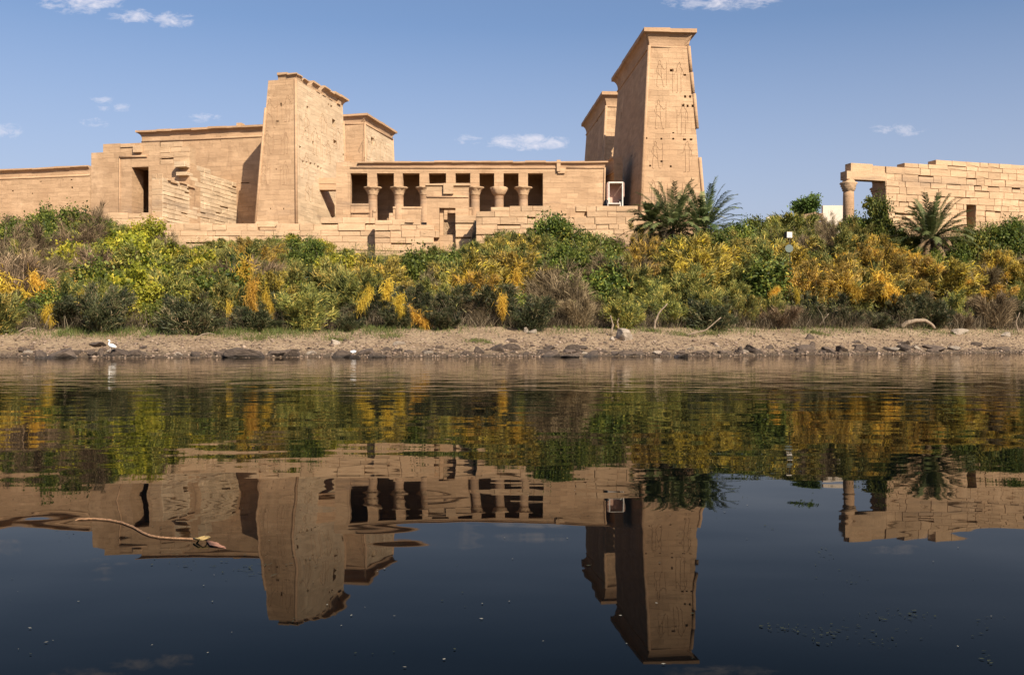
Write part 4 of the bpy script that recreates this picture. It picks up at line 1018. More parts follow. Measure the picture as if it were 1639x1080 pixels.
LANDX = [(95, 'below the long low wall'), (190, 'left of the dark doorway'), (262, 'below the dark doorway'), (400, 'below the pale ruined wall'), (485, 'below the broken tower'), (600, "below the portico's left end"),
         (690, 'left of the small gateway'), (765, 'below the small gateway'), (850, 'right of the small gateway'), (930, "below the portico's plain wall"), (1030, 'below the white booth'),
         (1110, 'below the left palm'), (1200, 'below the middle palm'), (1300, 'around the floodlight post'), (1400, 'below the lone column'), (1470, 'left of the right palm'), (1540, 'right of the right palm'), (9999, 'below the ruined block wall')]
def land(px):
    for x, n in LANDX:
        if px < x: return n
TIER = ['beside the beach', 'on lower bank', 'on mid bank', 'on upper bank']
plants = []     # (root, px, base label) -> labels are made unique afterwards
def shrub(key, x, y, H, wx=1.0, label=None, r=random):
    K = KINDS[key]; z = gz(x, y)
    me, st = K['protos'][r.randrange(len(K['protos']))]
    root = thing(K['name'], (x, y, z - .05), '', K['cat'])
    root.rotation_euler = (0, 0, r.uniform(0, 6.28)); s = H / 2.3
    root.scale = (s * wx, s * wx, s)
    link('foliage', me, None, root); link('stems', st, None, root)
    return root

can = [(-60, 345), (0, 345), (30, 343), (60, 335), (100, 328), (150, 333), (175, 348), (200, 362), (235, 350), (262, 372), (290, 388), (320, 388), (350, 382), (400, 377), (450, 374), (480, 372), (515, 386), (555, 394), (600, 405), (640, 400),
       (690, 394), (720, 392), (760, 384), (800, 372), (830, 362), (868, 352), (890, 336), (905, 340), (930, 356), (960, 368), (990, 374), (1020, 366), (1040, 372), (1060, 372), (1100, 372), (1150, 362), (1185, 345), (1210, 342), (1240, 352),
       (1280, 362), (1330, 362), (1365, 345), (1400, 345), (1440, 362), (1480, 388), (1520, 385), (1545, 366), (1580, 356), (1639, 350), (1720, 345)]
def canopy(px): return float(np.interp(px, [a for a, b in can], [b for a, b in can]))
# kinds by where they grow: (x0, x1, y0, y1, kind) in the photo's pixels, first match wins
ZONES = [(-80, 175, 300, 382, 'green'), (110, 262, 350, 480, 'yellow'), (-80, 115, 382, 452, 'dry'), (262, 345, 395, 500, 'yellow'), (200, 262, 470, 505, 'green'), (262, 330, 370, 400, 'dry'), (330, 400, 370, 430, 'tam'),
         (355, 445, 400, 470, 'gold'), (440, 500, 365, 425, 'green'), (500, 560, 365, 430, 'yellow'), (560, 610, 395, 440, 'tam'), (600, 640, 405, 455, 'gold'), (640, 725, 395, 450, 'green'), (445, 600, 430, 490, 'tam'),
         (720, 775, 380, 425, 'yellow'), (735, 800, 410, 470, 'gold'), (775, 832, 360, 400, 'tam'), (800, 850, 390, 470, 'gold'), (832, 945, 330, 430, 'green'), (860, 950, 400, 450, 'green'), (945, 1012, 365, 480, 'green'), (1000, 1072, 365, 450, 'gold'),
         (850, 960, 440, 505, 'dry'), (1072, 1185, 360, 412, 'green'), (1085, 1190, 400, 445, 'gold'), (1040, 1110, 430, 510, 'tam'), (1110, 1190, 440, 490, 'tam'), (1185, 1250, 340, 430, 'tam'), (1250, 1285, 350, 400, 'tam'), (1285, 1345, 360, 410, 'dry'),
         (1225, 1300, 400, 460, 'gold'), (1345, 1440, 340, 385, 'green'), (1330, 1485, 380, 465, 'gold'), (1485, 1720, 350, 420, 'green'), (1530, 1720, 395, 450, 'gold'), (1460, 1540, 420, 460, 'gold')]
def kind_at(px, py, r):
    for a, b, c, d, k in ZONES:
        if a <= px < b and c <= py < d: return k if r.random() < (.72 if k == 'yellow' else .60 if k == 'gold' else .78) else r.choice(['tam', 'green', 'tam', 'tam', 'dry'])
    if py > 478: return r.choices(['dark', 'tam', 'dry'], [.66, .14, .20])[0]
    return r.choices(['tam', 'dark', 'green', 'dry', 'gold'], [.46, .10, .20, .08, .16])[0]
r = random.Random(5)
rows = [8.6, 11.0, 13.6, 16.6, 19.8, 23.2, 26.8, 30.5, 34.2, 38, 42, 46, 50]
for ri, tt in enumerate(rows):
    x = -45.0 + r.uniform(0, 2)
    while x < 50:
        x += r.uniform(2.0, 2.7) * (1 + .03 * ri)
        xx = x; y = float(shore_y(xx)) + tt + (r.uniform(-.9, .9) if ri else r.uniform(-1.3, 1.6)) - (1.2 if ri == 0 and xx < -8 else 0)
        px = CX + F * xx / y
        if px < -35 or px > 1675: continue
        lim = 92.8 if px < 655 else (91 if px < 765 else (88.0 if px < 1062 else (84.5 if px < 1330 else 82)))
        if px < 260: lim = 94
        if y > lim: continue
        z = gz(xx, y); top = canopy(px) + r.uniform(0, 7)
        Hmax = (HY - top) / F * y - z
        Hn = r.uniform(2.1, 3.6) if ri > 1 else r.uniform(1.5, 2.5)
        last = y + 4.0 > lim
        if ri == 0: Hn = r.choice([1.1, 1.5, 2.0, 2.7]) * r.uniform(.9, 1.1)
        H = min(Hn, Hmax) if not last else min(max(Hmax, .5), 3.4)
        if H < .75: continue
        pyc = HY - (z + H * .6) / y * F
        k = kind_at(px, pyc, r)
        if ri == 0 and k in ('gold', 'yellow'): k = 'dark'
        o = shrub(k, xx, y, H, r.uniform(.8, 1.15) * (1.45 if H < 1.7 else 1.05), r=r)
        fr_ = tt / 46.0
        plants.append((o, px, KINDS[k]['words'], TIER[0] if ri == 0 else TIER[1] if fr_ < .45 else TIER[2] if fr_ < .7 else TIER[3]))
# hero shrubs that the skyline shows
for (px, d, ytop, k, wx) in [(890, 84, 336, 'green', .8), (868, 83, 350, 'green', .9), (1395, 80.5, 322, 'green', .62), (1408, 79, 318, 'green', .5), (1370, 80, 345, 'green', .8), (236, 90, 350, 'yellow', .8), (210, 88, 362, 'yellow', 1), (130, 92, 329, 'green', .9), (105, 90, 330, 'green', 1),
                             (155, 90, 333, 'dry', .8), (1212, 82, 341, 'green', .7), (1193, 81, 343, 'green', .7), (475, 90, 371, 'yellow', 1.1), (520, 89, 384, 'yellow', 1.1), (1030, 86, 352, 'gold', .7), (1440, 80, 362, 'green', .9), (1462, 79, 372, 'green', .9), (1515, 80, 378, 'green', .9), (1535, 80, 372, 'green', .9), (1560, 79, 368, 'green', .9), (20, 94, 342, 'green', 1), (45, 93, 338, 'green', 1), (72, 94, 333, 'green', 1), (170, 92, 350, 'tam', .8), (185, 93, 360, 'green', 1), (1585, 80, 354, 'green', 1.1), (1625, 80, 350, 'green', 1.0), (1325, 84, 345, 'dry', .8), (1250, 98, 340, 'tam', 1.6), (1264, 100, 344, 'tam', 1.3)]:
    x = (px - CX) / F * d; H = (HY - ytop) / F * d - gz(x, d)
    if H > .4: plants.append((shrub(k, x, d, H, wx, r=r), px, KINDS[k]['words'], 'on bank top'))
# unique labels: same kind, tier and landmark -> counted from the left
ORD = {2: ['left one of two', 'right one of two'], 3: ['leftmost of three', 'middle of three', 'rightmost of three']}
def ordinal(i, n):
    if n == 1: return ''
    if n in ORD: return ORD[n][i]
    if i == 0: return 'first from left'
    if i == n - 1: return 'last on right'
    return ['', 'second', 'third', 'fourth', 'fifth', 'sixth', 'seventh', 'eighth', 'ninth', 'tenth', 'eleventh', 'twelfth'][min(i, 11)] + ' from left'
from collections import defaultdict
def make_unique(items, grp):
    bag = defaultdict(list)
    for it in items: bag[(it[2], it[3], land(it[1]))].append(it)
    for (w_, tr_, ld), its in bag.items():
        its.sort(key=lambda q: q[1]); n = len(its)
        for i, it in enumerate(its):
            it[0]['label'] = ' '.join(f"{w_} {ordinal(i, n)}, {tr_} {ld}".replace(' ,', ',').split()); it[0]['group'] = grp(w_)
make_unique(plants, lambda w_: {'dark green leafy shrub': 'green leafy shrubs', 'bright yellow-green leafy shrub': 'yellow-green leafy shrubs', 'feathery grey-green tamarisk': 'grey-green tamarisks', 'low dark feathery tamarisk': 'dark tamarisks',
                               'golden ochre feathery tamarisk': 'golden tamarisks', 'leafless brown twiggy shrub': 'brown twiggy shrubs'}[w_])

# golden dodder hanging over the bushes
dm = []
for s in (1, 2, 3, 4, 5, 6, 7):
    me = threads(100 + s, 380 + 60 * s, .35 + .09 * (s % 4)); me.materials.append(M['lf_dod']); dm.append(me)
dl = []
for (px, y0, y1, wx) in [(12, 420, 480, 1.2), (66, 438, 472, .9), (77, 480, 515, .8), (140, 460, 500, 1.0), (152, 490, 502, .6), (385, 420, 470, 1.2), (405, 450, 492, 1.2), (372, 494, 530, .7), (430, 465, 505, .8), (425, 500, 535, .7), (620, 446, 485, 1.1), (585, 458, 490, .9), (505, 447, 465, .8),
                         (668, 488, 520, 1.1), (640, 470, 500, 1.2), (740, 432, 470, 1.0), (805, 470, 500, 1.2), (825, 430, 475, 1.0), (1110, 408, 432, 2.2), (1165, 405, 428, 1.9), (1128, 440, 465, 1.3), (1168, 490, 502, .5), (1230, 420, 450, 1.3), (1240, 455, 475, 1.2), (1365, 452, 475, 1.6), (1420, 440, 480, 1.4),
                         (1480, 462, 478, 1.4), (1390, 385, 420, 2.0), (1440, 395, 430, 2.0), (1545, 440, 460, 1.5), (1575, 425, 450, 1.5), (1600, 415, 440, 1.3), (1275, 460, 480, 1.0), (1470, 400, 430, 1.2), (1350, 400, 425, 1.6), (1300, 430, 455, 1.0)]:
    yc = (y0 + y1) / 2
    # find the depth where a bush surface stands at that pixel: bank height plus about two metres of bush
    best = None
    for d in np.arange(50, 84, .5):
        x = (px - CX) / F * d; zz_ = (HY - y1) / F * d
        if d > float(shore_y(x)) + 9 and zz_ - gz(x, d) < 1.1: best = d; break
    d = (best or 60) - 1.3; x = (px - CX) / F * d; h = (y1 - y0) / F * d
    o = link('dodder_vine', dm[r.randrange(7)]); o.location = (x, d, (HY - y1) / F * d); o.rotation_euler = (0, 0, r.uniform(0, 6.28)); q_ = r.uniform(.75, 1.35); o.scale = (h * .6 * wx * q_, h * .55 * wx, h / 1.25 * r.uniform(.85, 1.3))
    o['category'] = 'climbing vine'; dl.append((o, px, 'golden dodder tangle', 'hanging over bushes' if yc < 480 else 'low over bank foot'))
make_unique(dl, lambda w_: 'golden dodder tangles')

# ---- palms
def palm(px, d, ycrown, n, L, seed, label, trunk_r=.2, dead=10, lean=0.0):
    r = np.random.default_rng(seed); c = P(px, ycrown, d); z0 = gz(c.x, d)
    root = thing('date_palm', (c.x, d, z0 - .1), label, 'palm', 'date palms')
    def crown(nf, el0, el1, L0, droop, sd, nl=42, ll=.52):
        V, Q, T = [], [], []
        base = np.array([0, 0, c.z - z0 + .1])
        for i in range(nf):
            az = sd + i * 2.39996 + r.normal() * .15; el = math.radians(el0 + (el1 - el0) * ((i + .5) / nf) ** .8 + r.normal() * 4); l = L0 * r.uniform(.8, 1.12)
            d_ = np.array([math.cos(az) * math.cos(el), math.sin(az) * math.cos(el), math.sin(el)]); side = np.array([-math.sin(az), math.cos(az), 0]); p = base + np.array([math.cos(az), math.sin(az), 0]) * .12
            tt_ = float(np.clip(.45 + .2 * r.normal(), 0, 1)); m_ = nl
            for k in range(m_):
                f = (k + 1) / m_
                dn = d_ + np.array([0, 0, -1]) * droop * f * f; dn /= np.linalg.norm(dn); p2 = p + dn * l / m_
                upv = np.cross(side, dn)
                wq = side * .022 * (1 - f * .8)
                V += [p - wq, p + wq, p2 + wq, p2 - wq]; T.append(min(1, tt_ + .2))
                if f > .12:
                    ln = ll * math.sin(math.pi * (.10 + .66 * f)) * r.uniform(.85, 1.1)
                    for sg in (-1, 1):
                        ld = dn * .74 + side * sg * .70 + upv * .18 + r.normal(size=3) * .10; ld /= np.linalg.norm(ld)
                        wd = np.cross(ld, upv); wd = wd / np.linalg.norm(wd) * .048
                        e = p + ld * ln + np.array([0, 0, -.05]) * ln
                        V += [p - wd * .6, p + wd * .6, (p + e) * .5 + wd, e]; T.append(float(np.clip(tt_ + r.normal() * .12, 0, 1)))
                p, d_ = p2, dn
        v = np.array(V); return np_mesh('fronds', v, np.arange(len(v)).reshape(-1, 4), np.array(T))
    me = crown(n, 82, 0, L, .066, seed * 1.7); me.materials.append(M['frond']); link('fronds', me, None, root)
    if dead: 
        me = crown(dead, 0, -55, L * .75, .16, seed * 2.3, 26, .34); me.materials.append(M['deadfrond']); link('dry_fronds', me, None, root)
    m = MB(); H = c.z - z0 + .1; k = 9
    m.tube([(c.x, d, z0 - .1 + H * i / k * 1.0) for i in range(k + 1)], [trunk_r * (1.12 if i % 2 else .95) for i in range(k + 1)], 10, .4, True, False)
    m.build('trunk', M['stem'], root)
palm(1076, 80, 368, 58, 4.1, 3, 'left of two bushy palms before the tallest tower')
palm(1126, 81, 366, 58, 4.0, 4, 'right of two bushy palms, its fronds spreading past the tallest tower')
palm(1043, 80.5, 356, 26, 2.1, 8, 'small low palm against the terrace end, left of two bigger palms', trunk_r=.13, dead=6)
palm(1489, 77, 382, 60, 3.6, 5, 'lone bushy palm before the ruined block wall', dead=14)

# ---- round-crowned tree and the bush-covered rise behind
d = 118.0; c = P(1291, 330, d); r_ = np.random.default_rng(77)
root = thing('broadleaf_tree', (c.x, d, gz(c.x, d)), 'round-crowned green tree on the skyline left of the lone column', 'tree')
me, cc = leafy(78, 90, 90, 2.1, 2.7, .13, .42); me.materials.append(M['lf_tree']); o = link('crown', me, None, root); o.location = (0, 0, c.z - 1.2 - root.location.z); o.scale = (1.0, 1.0, .95)
m = MB(); b0 = Vector(root.location)
m.tube([b0, b0 + Vector((.1, 0, 1.2)), b0 + Vector((0, 0, c.z - b0.z))], [.2, .16, .1], 8, .4); m.build('trunk', M['stem'], root)
# slender sprouting tree beside the column
d = 82.5; c = P(1400, 330, d)
root = thing('slender_tree', (c.x, d, gz(c.x, d)), 'slender leafy tree growing up between the lone column and block wall', 'tree')
me, cc = leafy(81, 46, 60, .95, 1.7, .10, .30); me.materials.append(M['lf_green']); o = link('crown', me, None, root); o.location = (0, 0, max(0, c.z - .9 - root.location.z)); 
m = MB(); b0 = Vector(root.location)
for k in range(5): m.tube([b0 + Vector((.05 * k - .1, 0, -.1)), b0 + Vector((.15 * k - .3, .05, (c.z - b0.z) * .6)), b0 + Vector((.28 * k - .56, .1, c.z - b0.z + .5))], [.04, .03, .012], 5, .5)
m.build('trunk', M['stem'], root)

# ------------------------------------------------------------------ shore: rocks, driftwood, egret, litter
from mathutils import Matrix
import bmesh
def rock_mesh(seed, cuts=13):
    r = random.Random(seed); bm = bmesh.new(); bmesh.ops.create_icosphere(bm, subdivisions=3, radius=1.0)
    pl = []
    for i in range(cuts):
        n = Vector((r.gauss(0, 1), r.gauss(0, 1), r.gauss(0, .8))).normalized(); pl.append((n, r.uniform(.38, .78)))
    for v in bm.verts:
        p = v.co.copy()
        for n, dd in pl:
            e = p.dot(n) - dd
            if e > 0: p -= n * e * .97
        nz = mnoise.fractal(p * 2.2 + Vector((seed * 3.1, 0, 0)), 1.0, 2.0, 3); v.co = p * (1.22 + .09 * nz)
    me = bpy.data.meshes.new('rock'); bm.to_mesh(me); bm.free(); return me
RM = [rock_mesh(i) for i in range(8)]
RMD = []
for q in RM: q2 = q.copy(); q.materials.append(M['rock']); q2.materials.append(M['palerock']); RMD.append(q2)
rk = []
def rock(px, ybase, w_, h_, word, pale=False, k=None, sink=.25):
    """w_, h_ seen size in pixels; stands where its foot's pixel meets the ground"""
    # march outwards to the ground
    d = 36.0; x = 0
    while d < 75:
        x = (px - CX) / F * d; z = (HY - ybase) / F * d
        if max(gz(x, d), W) >= z: break
        d += .08
    wd_ = w_ / F * d; hh = h_ / F * d * .82
    me = (RMD if pale else RM)[(k if k is not None else r.randrange(8)) % 8]
    o = link('rock', me); o.scale = (wd_ * .62, wd_ * r.uniform(.4, .6), hh * .78); o.rotation_euler = (r.uniform(-.2, .2), r.uniform(-.12, .12), r.uniform(0, 3.14) if w_ < h_ * 1.6 else r.uniform(-.2, .2) + r.choice((0, math.pi)))
    o.location = (x, d + wd_ * .25, max(gz(x, d + wd_ * .2), W) + hh * (.78 - .5) * .55); o['category'] = 'rock'
    tier = 'at waterline' if gz(x, d) < W + .12 else 'on beach' if gz(x, d) < W + .6 else 'near bushes'
    rk.append((o, px, word, tier)); return o
big = [(65, 574, 26, 20), (92, 573, 60, 22), (160, 570, 14, 14), (185, 570, 30, 12), (220, 570, 26, 10), (312, 571, 16, 12), (392, 572, 50, 15), (438, 570, 30, 10), (462, 571, 34, 18), (545, 572, 30, 12), (568, 573, 18, 10), (586, 569, 34, 15),
       (605, 572, 22, 9), (748, 569, 14, 8), (765, 566, 20, 12), (795, 563, 28, 16), (820, 561, 26, 12), (882, 571, 34, 12), (912, 572, 34, 10), (945, 571, 26, 11), (918, 563, 20, 12), (1003, 570, 26, 9), (1025, 568, 18, 7), (1090, 572, 26, 9), (1185, 564, 12, 11), (1205, 565, 34, 15),
       (1290, 564, 28, 13), (1300, 556, 12, 10), (1328, 564, 22, 12), (1350, 563, 20, 12), (1378, 563, 26, 13), (1398, 562, 18, 11), (1448, 562, 20, 11), (1500, 562, 34, 8), (1448, 552, 26, 7), (1585, 560, 24, 6), (1420, 560, 14, 8), (1260, 566, 14, 6)]
for b in big: rock(*b, 'broad dark brown rock' if b[2] > 28 else 'dark angular rock')
rock(997, 545, 30, 20, 'large pale boulder', True, 2); rock(980, 545, 10, 7, 'small pale stone', True); rock(850, 534, 18, 9, 'pale flat stone', True, 4); rock(842, 532, 10, 9, 'pale stone', True); rock(535, 552, 19, 13, 'pale grey boulder', True, 5)
rock(935, 546, 10, 8, 'small dark stone'); rock(820, 549, 16, 8, 'grey stone'); rock(1297, 543, 16, 9, 'grey stone'); rock(1610, 540, 18, 11, 'pale stone', True); rock(1538, 535, 26, 9, 'pale flat stone', True); rock(640, 552, 16, 6, 'pale flat stone', True); rock(155, 555, 24, 7, 'dark flat stone'); rock(42, 565, 9, 7, 'dark angular rock')
for i in range(110):
    px = r.uniform(0, 1639); yb = np.interp(px, [0, 820, 1639], [572, 570, 563]) - abs(r.gauss(0, 5.5)); s = r.uniform(4, 12)
    rock(px, yb, s * 1.6, s * .62, 'small rough stone', r.random() < .15)
make_unique(rk, lambda w_: 'rocks along the shore')

# pebbles: uncountable
rr = np.random.default_rng(9); n = 9000
X = rr.uniform(-30, 38, n); T = np.abs(rr.normal(0, 3.2, n)) + .05; Y = shore_y(X) + T
Z = ground(X, Y); S = rr.uniform(.015, .06, n) * (1 + (rr.random(n) < .06) * 1.0)
oc = np.array([(1, 0, 0), (-1, 0, 0), (0, 1, 0), (0, -1, 0), (0, 0, 1), (0, 0, -1)], dtype=float)
of = np.array([(0, 2, 4), (2, 1, 4), (1, 3, 4), (3, 0, 4), (2, 0, 5), (1, 2, 5), (3, 1, 5), (0, 3, 5)])
V = oc[None] * (S[:, None] * np.array([1.3, 1.1, .7]))[:, None, :] * rr.uniform(.6, 1.3, (n, 6, 1)) + np.stack([X, Y, Z + S * .3], 1)[:, None]
Fq = (of[None] + (np.arange(n) * 6)[:, None, None]).reshape(-1, 3)
m, t = new_mat('mixed_pebbles'); tn = t.n('ShaderNodeAttribute', attribute_name='tint').outputs['Fac']
finish(t, t.ramp(tn, [(0, (.07, .05, .038)), (.6, (.20, .14, .10)), (1, (.36, .27, .20))]), .9); M['pebble'] = m
o = link('pebbles', np_mesh('pebbles', V.reshape(-1, 3), Fq, np.repeat(rr.random(n), 8)), M['pebble']); o['kind'] = 'stuff'

def blades(name, X, Y, h, wdt, mat, lean=.5, seed=1):
    rr = np.random.default_rng(seed); n = len(X); Z = ground(X, Y); o = np.stack([X, Y, Z - .02], 1)
    d = unit(np.stack([rr.normal(size=n) * lean, rr.normal(size=n) * lean, np.ones(n)], 1)); H = h * rr.uniform(.4, 1.2, n)[:, None] if np.isscalar(h) else h[:, None]
    sd = unit(np.cross(d, rr.normal(size=(n, 3)))) * wdt; mid = o + d * H * .6; e = mid + unit(d + rr.normal(size=(n, 3)) * .4 + np.array([0, 0, -.25])) * H * .45
    v = np.empty((n, 6, 3)); v[:, 0] = o - sd; v[:, 1] = o + sd; v[:, 2] = mid + sd * .8; v[:, 3] = mid - sd * .8; v[:, 4] = e + sd * .2; v[:, 5] = e - sd * .2
    f = np.arange(n * 6).reshape(n, 6); q = np.concatenate([f[:, [0, 1, 2, 3]], f[:, [3, 2, 4, 5]]]); tn = np.clip(.45 + .3 * rr.normal(size=n), 0, 1)
    o = link(name, np_mesh(name, v.reshape(-1, 3), q, np.tile(tn, 2)), M[mat]); o['kind'] = 'stuff'; return o
# green grass at the top of the beach (mostly left), tufts elsewhere
n = 26000; X = rr.uniform(-30, 34, n); dens = np.where(X < -6, 1.0, .25); keep = rr.random(n) < dens * (0.35 + .65 * (wav(X, X * 0, .8, 2) > -.1)); X = X[keep]
Y = shore_y(X) + 7.6 + rr.normal(0, .8, len(X)) - np.where(X < -8, 1.0, 0)
blades('shore_grass', X, Y, .32, .010, 'grass', .45, 3)
n = 3500; X = rr.uniform(-32, 42, n); Y = shore_y(X) + 8.6 + np.abs(rr.normal(0, .9, n)); blades('dry_grass', X, Y, .75, .009, 'straw', .35, 4)
n = 9000; X = rr.uniform(-36, -20, n) ; Y = shore_y(X) + rr.uniform(14, 20, n); blades('bleached_reed_litter', X, Y, 1.25, .011, 'straw', .8, 5)
n = 30000; X = rr.uniform(-55, 60, n); Y = shore_y(X) + rr.uniform(9, 46, n); k = Y < 88; blades('undergrowth', X[k], Y[k], .9, .010, 'lf_dry', .7, 6)
n = 15000; X = rr.uniform(-48, 50, n); Y = shore_y(X) + 8.3 + np.abs(rr.normal(0, 1.2, n)) - np.where(X < -8, 1.2, 0); blades('dead_stems', X, Y, 1.2, .009, 'deadstem', .42, 16)
n = 15000; X = rr.uniform(-45, 50, n); Y = shore_y(X) + rr.uniform(12, 38, n); k = (Y < 84) & (wav(X, Y, .33, 11) > .15); blades('dry_wisps', X[k], Y[k], 2.3, .008, 'straw', .32, 26)
# wild fine brush between the bushes: nobody could count it
n = 120000; X = rr.uniform(-55, 60, n); Y = shore_y(X) + rr.uniform(9.5, 46, n); k = (Y < 87) & (wav(X, Y, .55, 3) + .6 * wav(X, Y, 1.7, 5) > -.35); X, Y = X[k], Y[k]; n = len(X)
o = np.stack([X, Y, ground(X, Y) + rr.random(n) ** .8 * (1.25 + .6 * wav(X, Y, 1.1, 9))], 1)
d = unit(rr.normal(size=(n, 3)) * .7 + np.array([0, 0, .8])); l = rr.uniform(.10, .34, n)[:, None]; sd = unit(np.cross(d, rr.normal(size=(n, 3)))) * .012; mid = o + d * l * .55; e = mid + unit(d + rr.normal(size=(n, 3)) * .4) * l * .5
v = np.empty((n, 6, 3)); v[:, 0] = o - sd * .6; v[:, 1] = o + sd * .6; v[:, 2] = mid + sd * 1.2; v[:, 3] = mid - sd * 1.2; v[:, 4] = e + sd * .3; v[:, 5] = e - sd * .3
f = np.arange(n * 6).reshape(n, 6); q = np.concatenate([f[:, [0, 1, 2, 3]], f[:, [3, 2, 4, 5]]]); tn = np.clip(.46 + .26 * wav(X, Y, .8, 7) + .24 * rr.normal(size=n), 0, 1)
o = link('fine_brush', np_mesh('fine_brush', v.reshape(-1, 3), q, np.tile(tn, 2)), M['lf_tam']); o['kind'] = 'stuff'
cl = [(-1.5, 47.6), (7.4, 53.2), (8.9, 52.6), (-8.5, 48.5), (-6.0, 48.9), (-12.2, 47.5), (17.5, 57.0), (10.8, 53.4)]
ci = rr.integers(0, len(cl), 2600); C_ = np.array(cl)[ci]; X = C_[:, 0] + rr.normal(0, .38, 2600); Y = C_[:, 1] + rr.normal(0, .35, 2600); blades('grass_tufts', X, Y, .2, .010, 'grass', .6, 8)

# driftwood
def bank_point(px, py):
    d = 36.0
    while d < 90:
        x = (px - CX) / F * d; z = (HY - py) / F * d
        if gz(x, d) >= z: break
        d += .1
    return x, d
def branch(pts, r0, label, name='driftwood_branch'):
    x, d = bank_point(*pts[0]); m = MB(); q = []
    for i, (px, py) in enumerate(pts): q.append(P(px, py, d - .25 - .0 * i))
    sm_ = []
    for i in range(len(q) - 1):
        for k in range(3): sm_.append(q[i].lerp(q[i + 1], k / 3) + Vector((rng.uniform(-.012, .012), rng.uniform(-.03, .03), rng.uniform(-.012, .012))))
    sm_.append(q[-1]); L_ = len(sm_)
    m.tube(sm_, [r0 * (1 - .55 * i / L_) * rng.uniform(.9, 1.1) for i in range(L_)], 7, .5)
    return tag(m.build(name, M['wood']), label, 'driftwood', 'dead branches along the shore')
branch([(1047, 528), (1049, 514), (1055, 500), (1068, 486)], .07, 'pale curved dead branch standing upright right of the large pale boulder')
branch([(1098, 537), (1112, 533), (1130, 528), (1154, 508)], .05, 'long thin dead branch leaning at the beach top below the palms')
branch([(1442, 524), (1450, 517), (1465, 513), (1480, 513), (1490, 518), (1496, 526)], .17, 'thick arched log at the beach top below the golden bushes', 'driftwood_log')
branch([(28, 531), (38, 526), (50, 524), (58, 526)], .035, 'short arched pale branch in the grass at far left')
branch([(24, 545), (34, 534), (46, 528), (58, 525)], .04, 'thin pale branch rising out of the grass at far left')
branch([(82, 533), (90, 536), (97, 540)], .035, 'short sloping twig on the grass left of the white bird')
branch([(312, 544), (324, 535), (336, 533), (345, 536)], .035, 'twisted twig in the grass above the dark broad rock')
branch([(857, 518), (860, 508), (866, 498)], .045, 'upright dead stem under the grey bushes, left of the pale boulder')
branch([(1310, 523), (1318, 512), (1326, 502)], .05, 'slanting dead stem at the bank foot below the cream wall')
branch([(1345, 520), (1352, 511), (1361, 503)], .05, 'slanting dead stem at the bank foot below the lone column')
branch([(978, 536), (981, 520), (977, 505)], .06, 'left of two bare stems behind the large pale boulder'); branch([(990, 528), (988, 515), (994, 500)], .05, 'right of two bare stems behind the large pale boulder')
branch([(1630, 535), (1626, 515), (1632, 500)], .05, 'bare upright stem at the far right of the shore')

# egret: white wading bird on the waterline
bx, bd = bank_point(184, 569); bz = max(gz(bx, bd), W) + .14; bd -= .35
root = thing('egret', (bx, bd, bz), 'small white egret standing among dark rocks at the waterline', 'bird')
m = MB()
body = [(-.20, .20, .030), (-.15, .215, .055), (-.06, .245, .082), (.03, .275, .085), (.09, .31, .06), (.115, .35, .036), (.10, .40, .026), (.075, .44, .024), (.085, .475, .026), (.115, .49, .034), (.145, .487, .026), (.16, .483, .012)]
# bird faces left: x is mirrored
m.tube([(bx - a, bd, bz + z) for a, z, q in body], [q for a, z, q in body], 12); m.build('body', M['feather'], root)
m = MB(); m.tube([(bx - .155, bd, bz + .484), (bx - .235, bd, bz + .468)], [.012, .002], 6); m.build('beak', M['beak'], root)
for s in (-.028, .028):
    m = MB(); m.tube([(bx - .0, bd + s, bz + .22), (bx + .015, bd + s, bz + .11), (bx - .0, bd + s, bz - .02)], [.012, .009, .008], 6); m.build('leg', M['legs'], root)
# crumpled white plastic among the rocks
lx, ld = bank_point(565, 566); m = MB(); me = rock_mesh(55, 14); q = link('plastic_scrap', me, M['plastic']); q.location = (lx, ld, max(gz(lx, ld), W) + .07); q.scale = (.17, .1, .09); tag(q, 'crumpled white plastic scrap among dark rocks below the portico', 'litter')

# ------------------------------------------------------------------ on the water: rope, weed, flecks
def wat(px, py, up=0.0):
    d = -W * F / (py - HY); return Vector(((px - CX) / F * d, d, W + up))
root = thing('floating_rope', wat(250, 852), 'orange rope floating on the water with a frayed knotted end', 'rope')
rp = [(100, 834), (125, 832), (150, 831), (175, 833), (195, 837), (213, 844), (228, 853), (240, 858), (256, 861), (275, 862.5), (295, 863), (312, 864)]
rp = [wat(x, y, .004) for x, y in rp]; ex = []
for i in range(len(rp) - 1):
    for k in range(4): ex.append(rp[i].lerp(rp[i + 1], k / 4))
ex.append(rp[-1])
ex[0].z -= .03; ex[1].z -= .02; ex[2].z -= .012; ex[3].z -= .008
m = MB()
for ph in (0, 2.09, 4.19):
    m.tube([p + Vector((.0015 * math.cos(i * 1.1 + ph), .0015 * math.sin(i * 1.1 + ph), .0015 * math.sin(i * 1.1 + ph + .8))) for i, p in enumerate(ex)], .0021, 6)
m.build('rope', M['rope'], root)
m = MB(); kn = [wat(x, y, .01 + .008 * math.sin(i)) for i, (x, y) in enumerate([(310, 866), (318, 869), (328, 868), (334, 863), (328, 860), (320, 861), (315, 866), (325, 870), (336, 867)])]
m.tube(kn, .0036, 7); m.build('knot', M['ropey'], root)
m = MB()
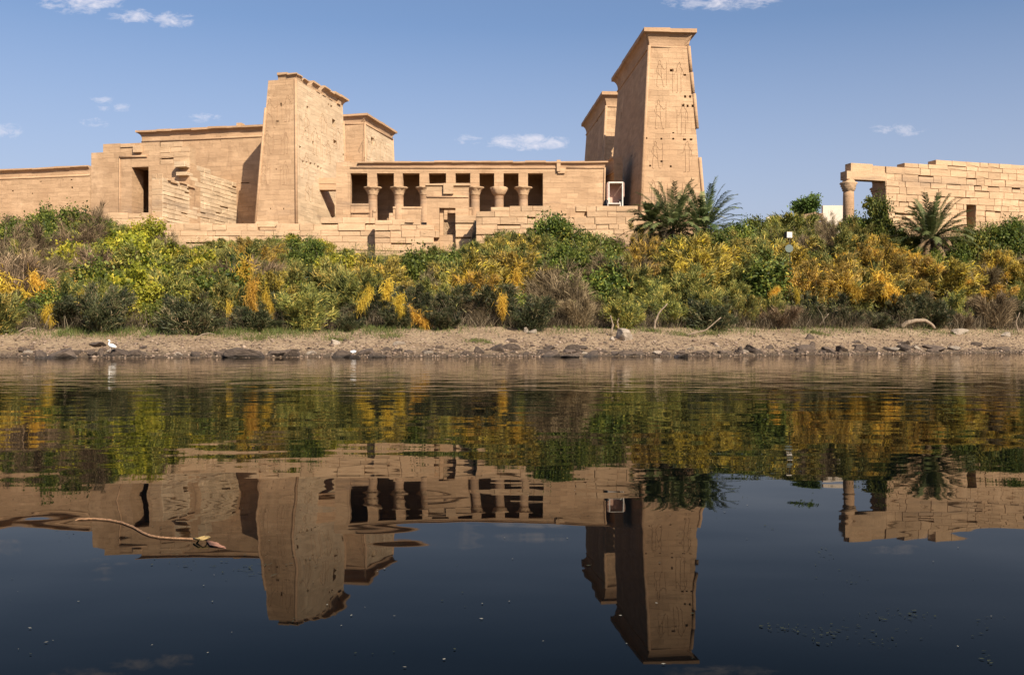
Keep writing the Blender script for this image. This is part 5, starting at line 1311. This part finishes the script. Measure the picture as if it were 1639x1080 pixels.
for i in range(16):
    y_ = 868 + i * .5; m.tube([wat(330 + i * .4, y_ - 2, .004), wat(340 + i * .6, y_ + rng.uniform(-1, 1), .003), wat(348 + i * .9, y_ + rng.uniform(0, 3), .001)], .0016, 4)
m.build('frayed_end', M['pinkfibre'], root)
# weed and debris: uncountable flecks
rr = np.random.default_rng(21); C_, A_l, B_l, T_ = [], [], [], []
def fleck(px, py, s, el, tint):
    p = wat(px, py, .003); a = rr.uniform(0, 3.14); C_.append(p); A_l.append(np.array([math.cos(a), math.sin(a), 0.04 * rr.normal()]) * s); B_l.append(np.array([-math.sin(a), math.cos(a), .05 * rr.normal()]) * s / el); T_.append(tint)
for i in range(110): 
    py = 600 + 470 * rr.random() ** .8; fleck(rr.uniform(0, 1639), py, rr.uniform(.002, .006) * (1 + 2.2 * (700 > py)), rr.uniform(1.2, 3), 1.0 if rr.random() < .7 else .5)
for (cx_, cy_, sx, sy, k) in [(1440, 985, 26, 5, 50), (1380, 1018, 55, 12, 60), (1250, 1005, 25, 4, 40), (1300, 1010, 30, 5, 25), (320, 893, 40, 8, 34), (290, 905, 25, 5, 22), (390, 915, 18, 6, 24), (230, 848, 40, 6, 24), (1225, 845, 10, 4, 14), (1320, 890, 12, 10, 20), (1360, 925, 10, 8, 18), (905, 825, 30, 3, 16), (1245, 752, 55, 4, 60), (470, 905, 24, 10, 16), (1570, 1010, 8, 14, 14), (1580, 1050, 10, 4, 10), (470, 992, 5, 3, 6), (940, 910, 6, 4, 6), (120, 850, 30, 8, 20)]:
    for i in range(k * 3 // 5): fleck(cx_ + rr.normal() * sx, min(1075, cy_ + rr.normal() * sy), rr.uniform(.003, .009) * (1 + 1.5 * (cy_ < 800)), rr.uniform(1.5, 6), rr.uniform(0, .85))
for i in range(12):
    fleck(rr.uniform(380, 440), rr.uniform(900, 922), .02, 12, .4)
o = link('floating_weed', quads_to_mesh('floating_weed', np.array(C_), np.array(A_l), np.array(B_l), np.array(T_)), M['weed']); o['kind'] = 'stuff'
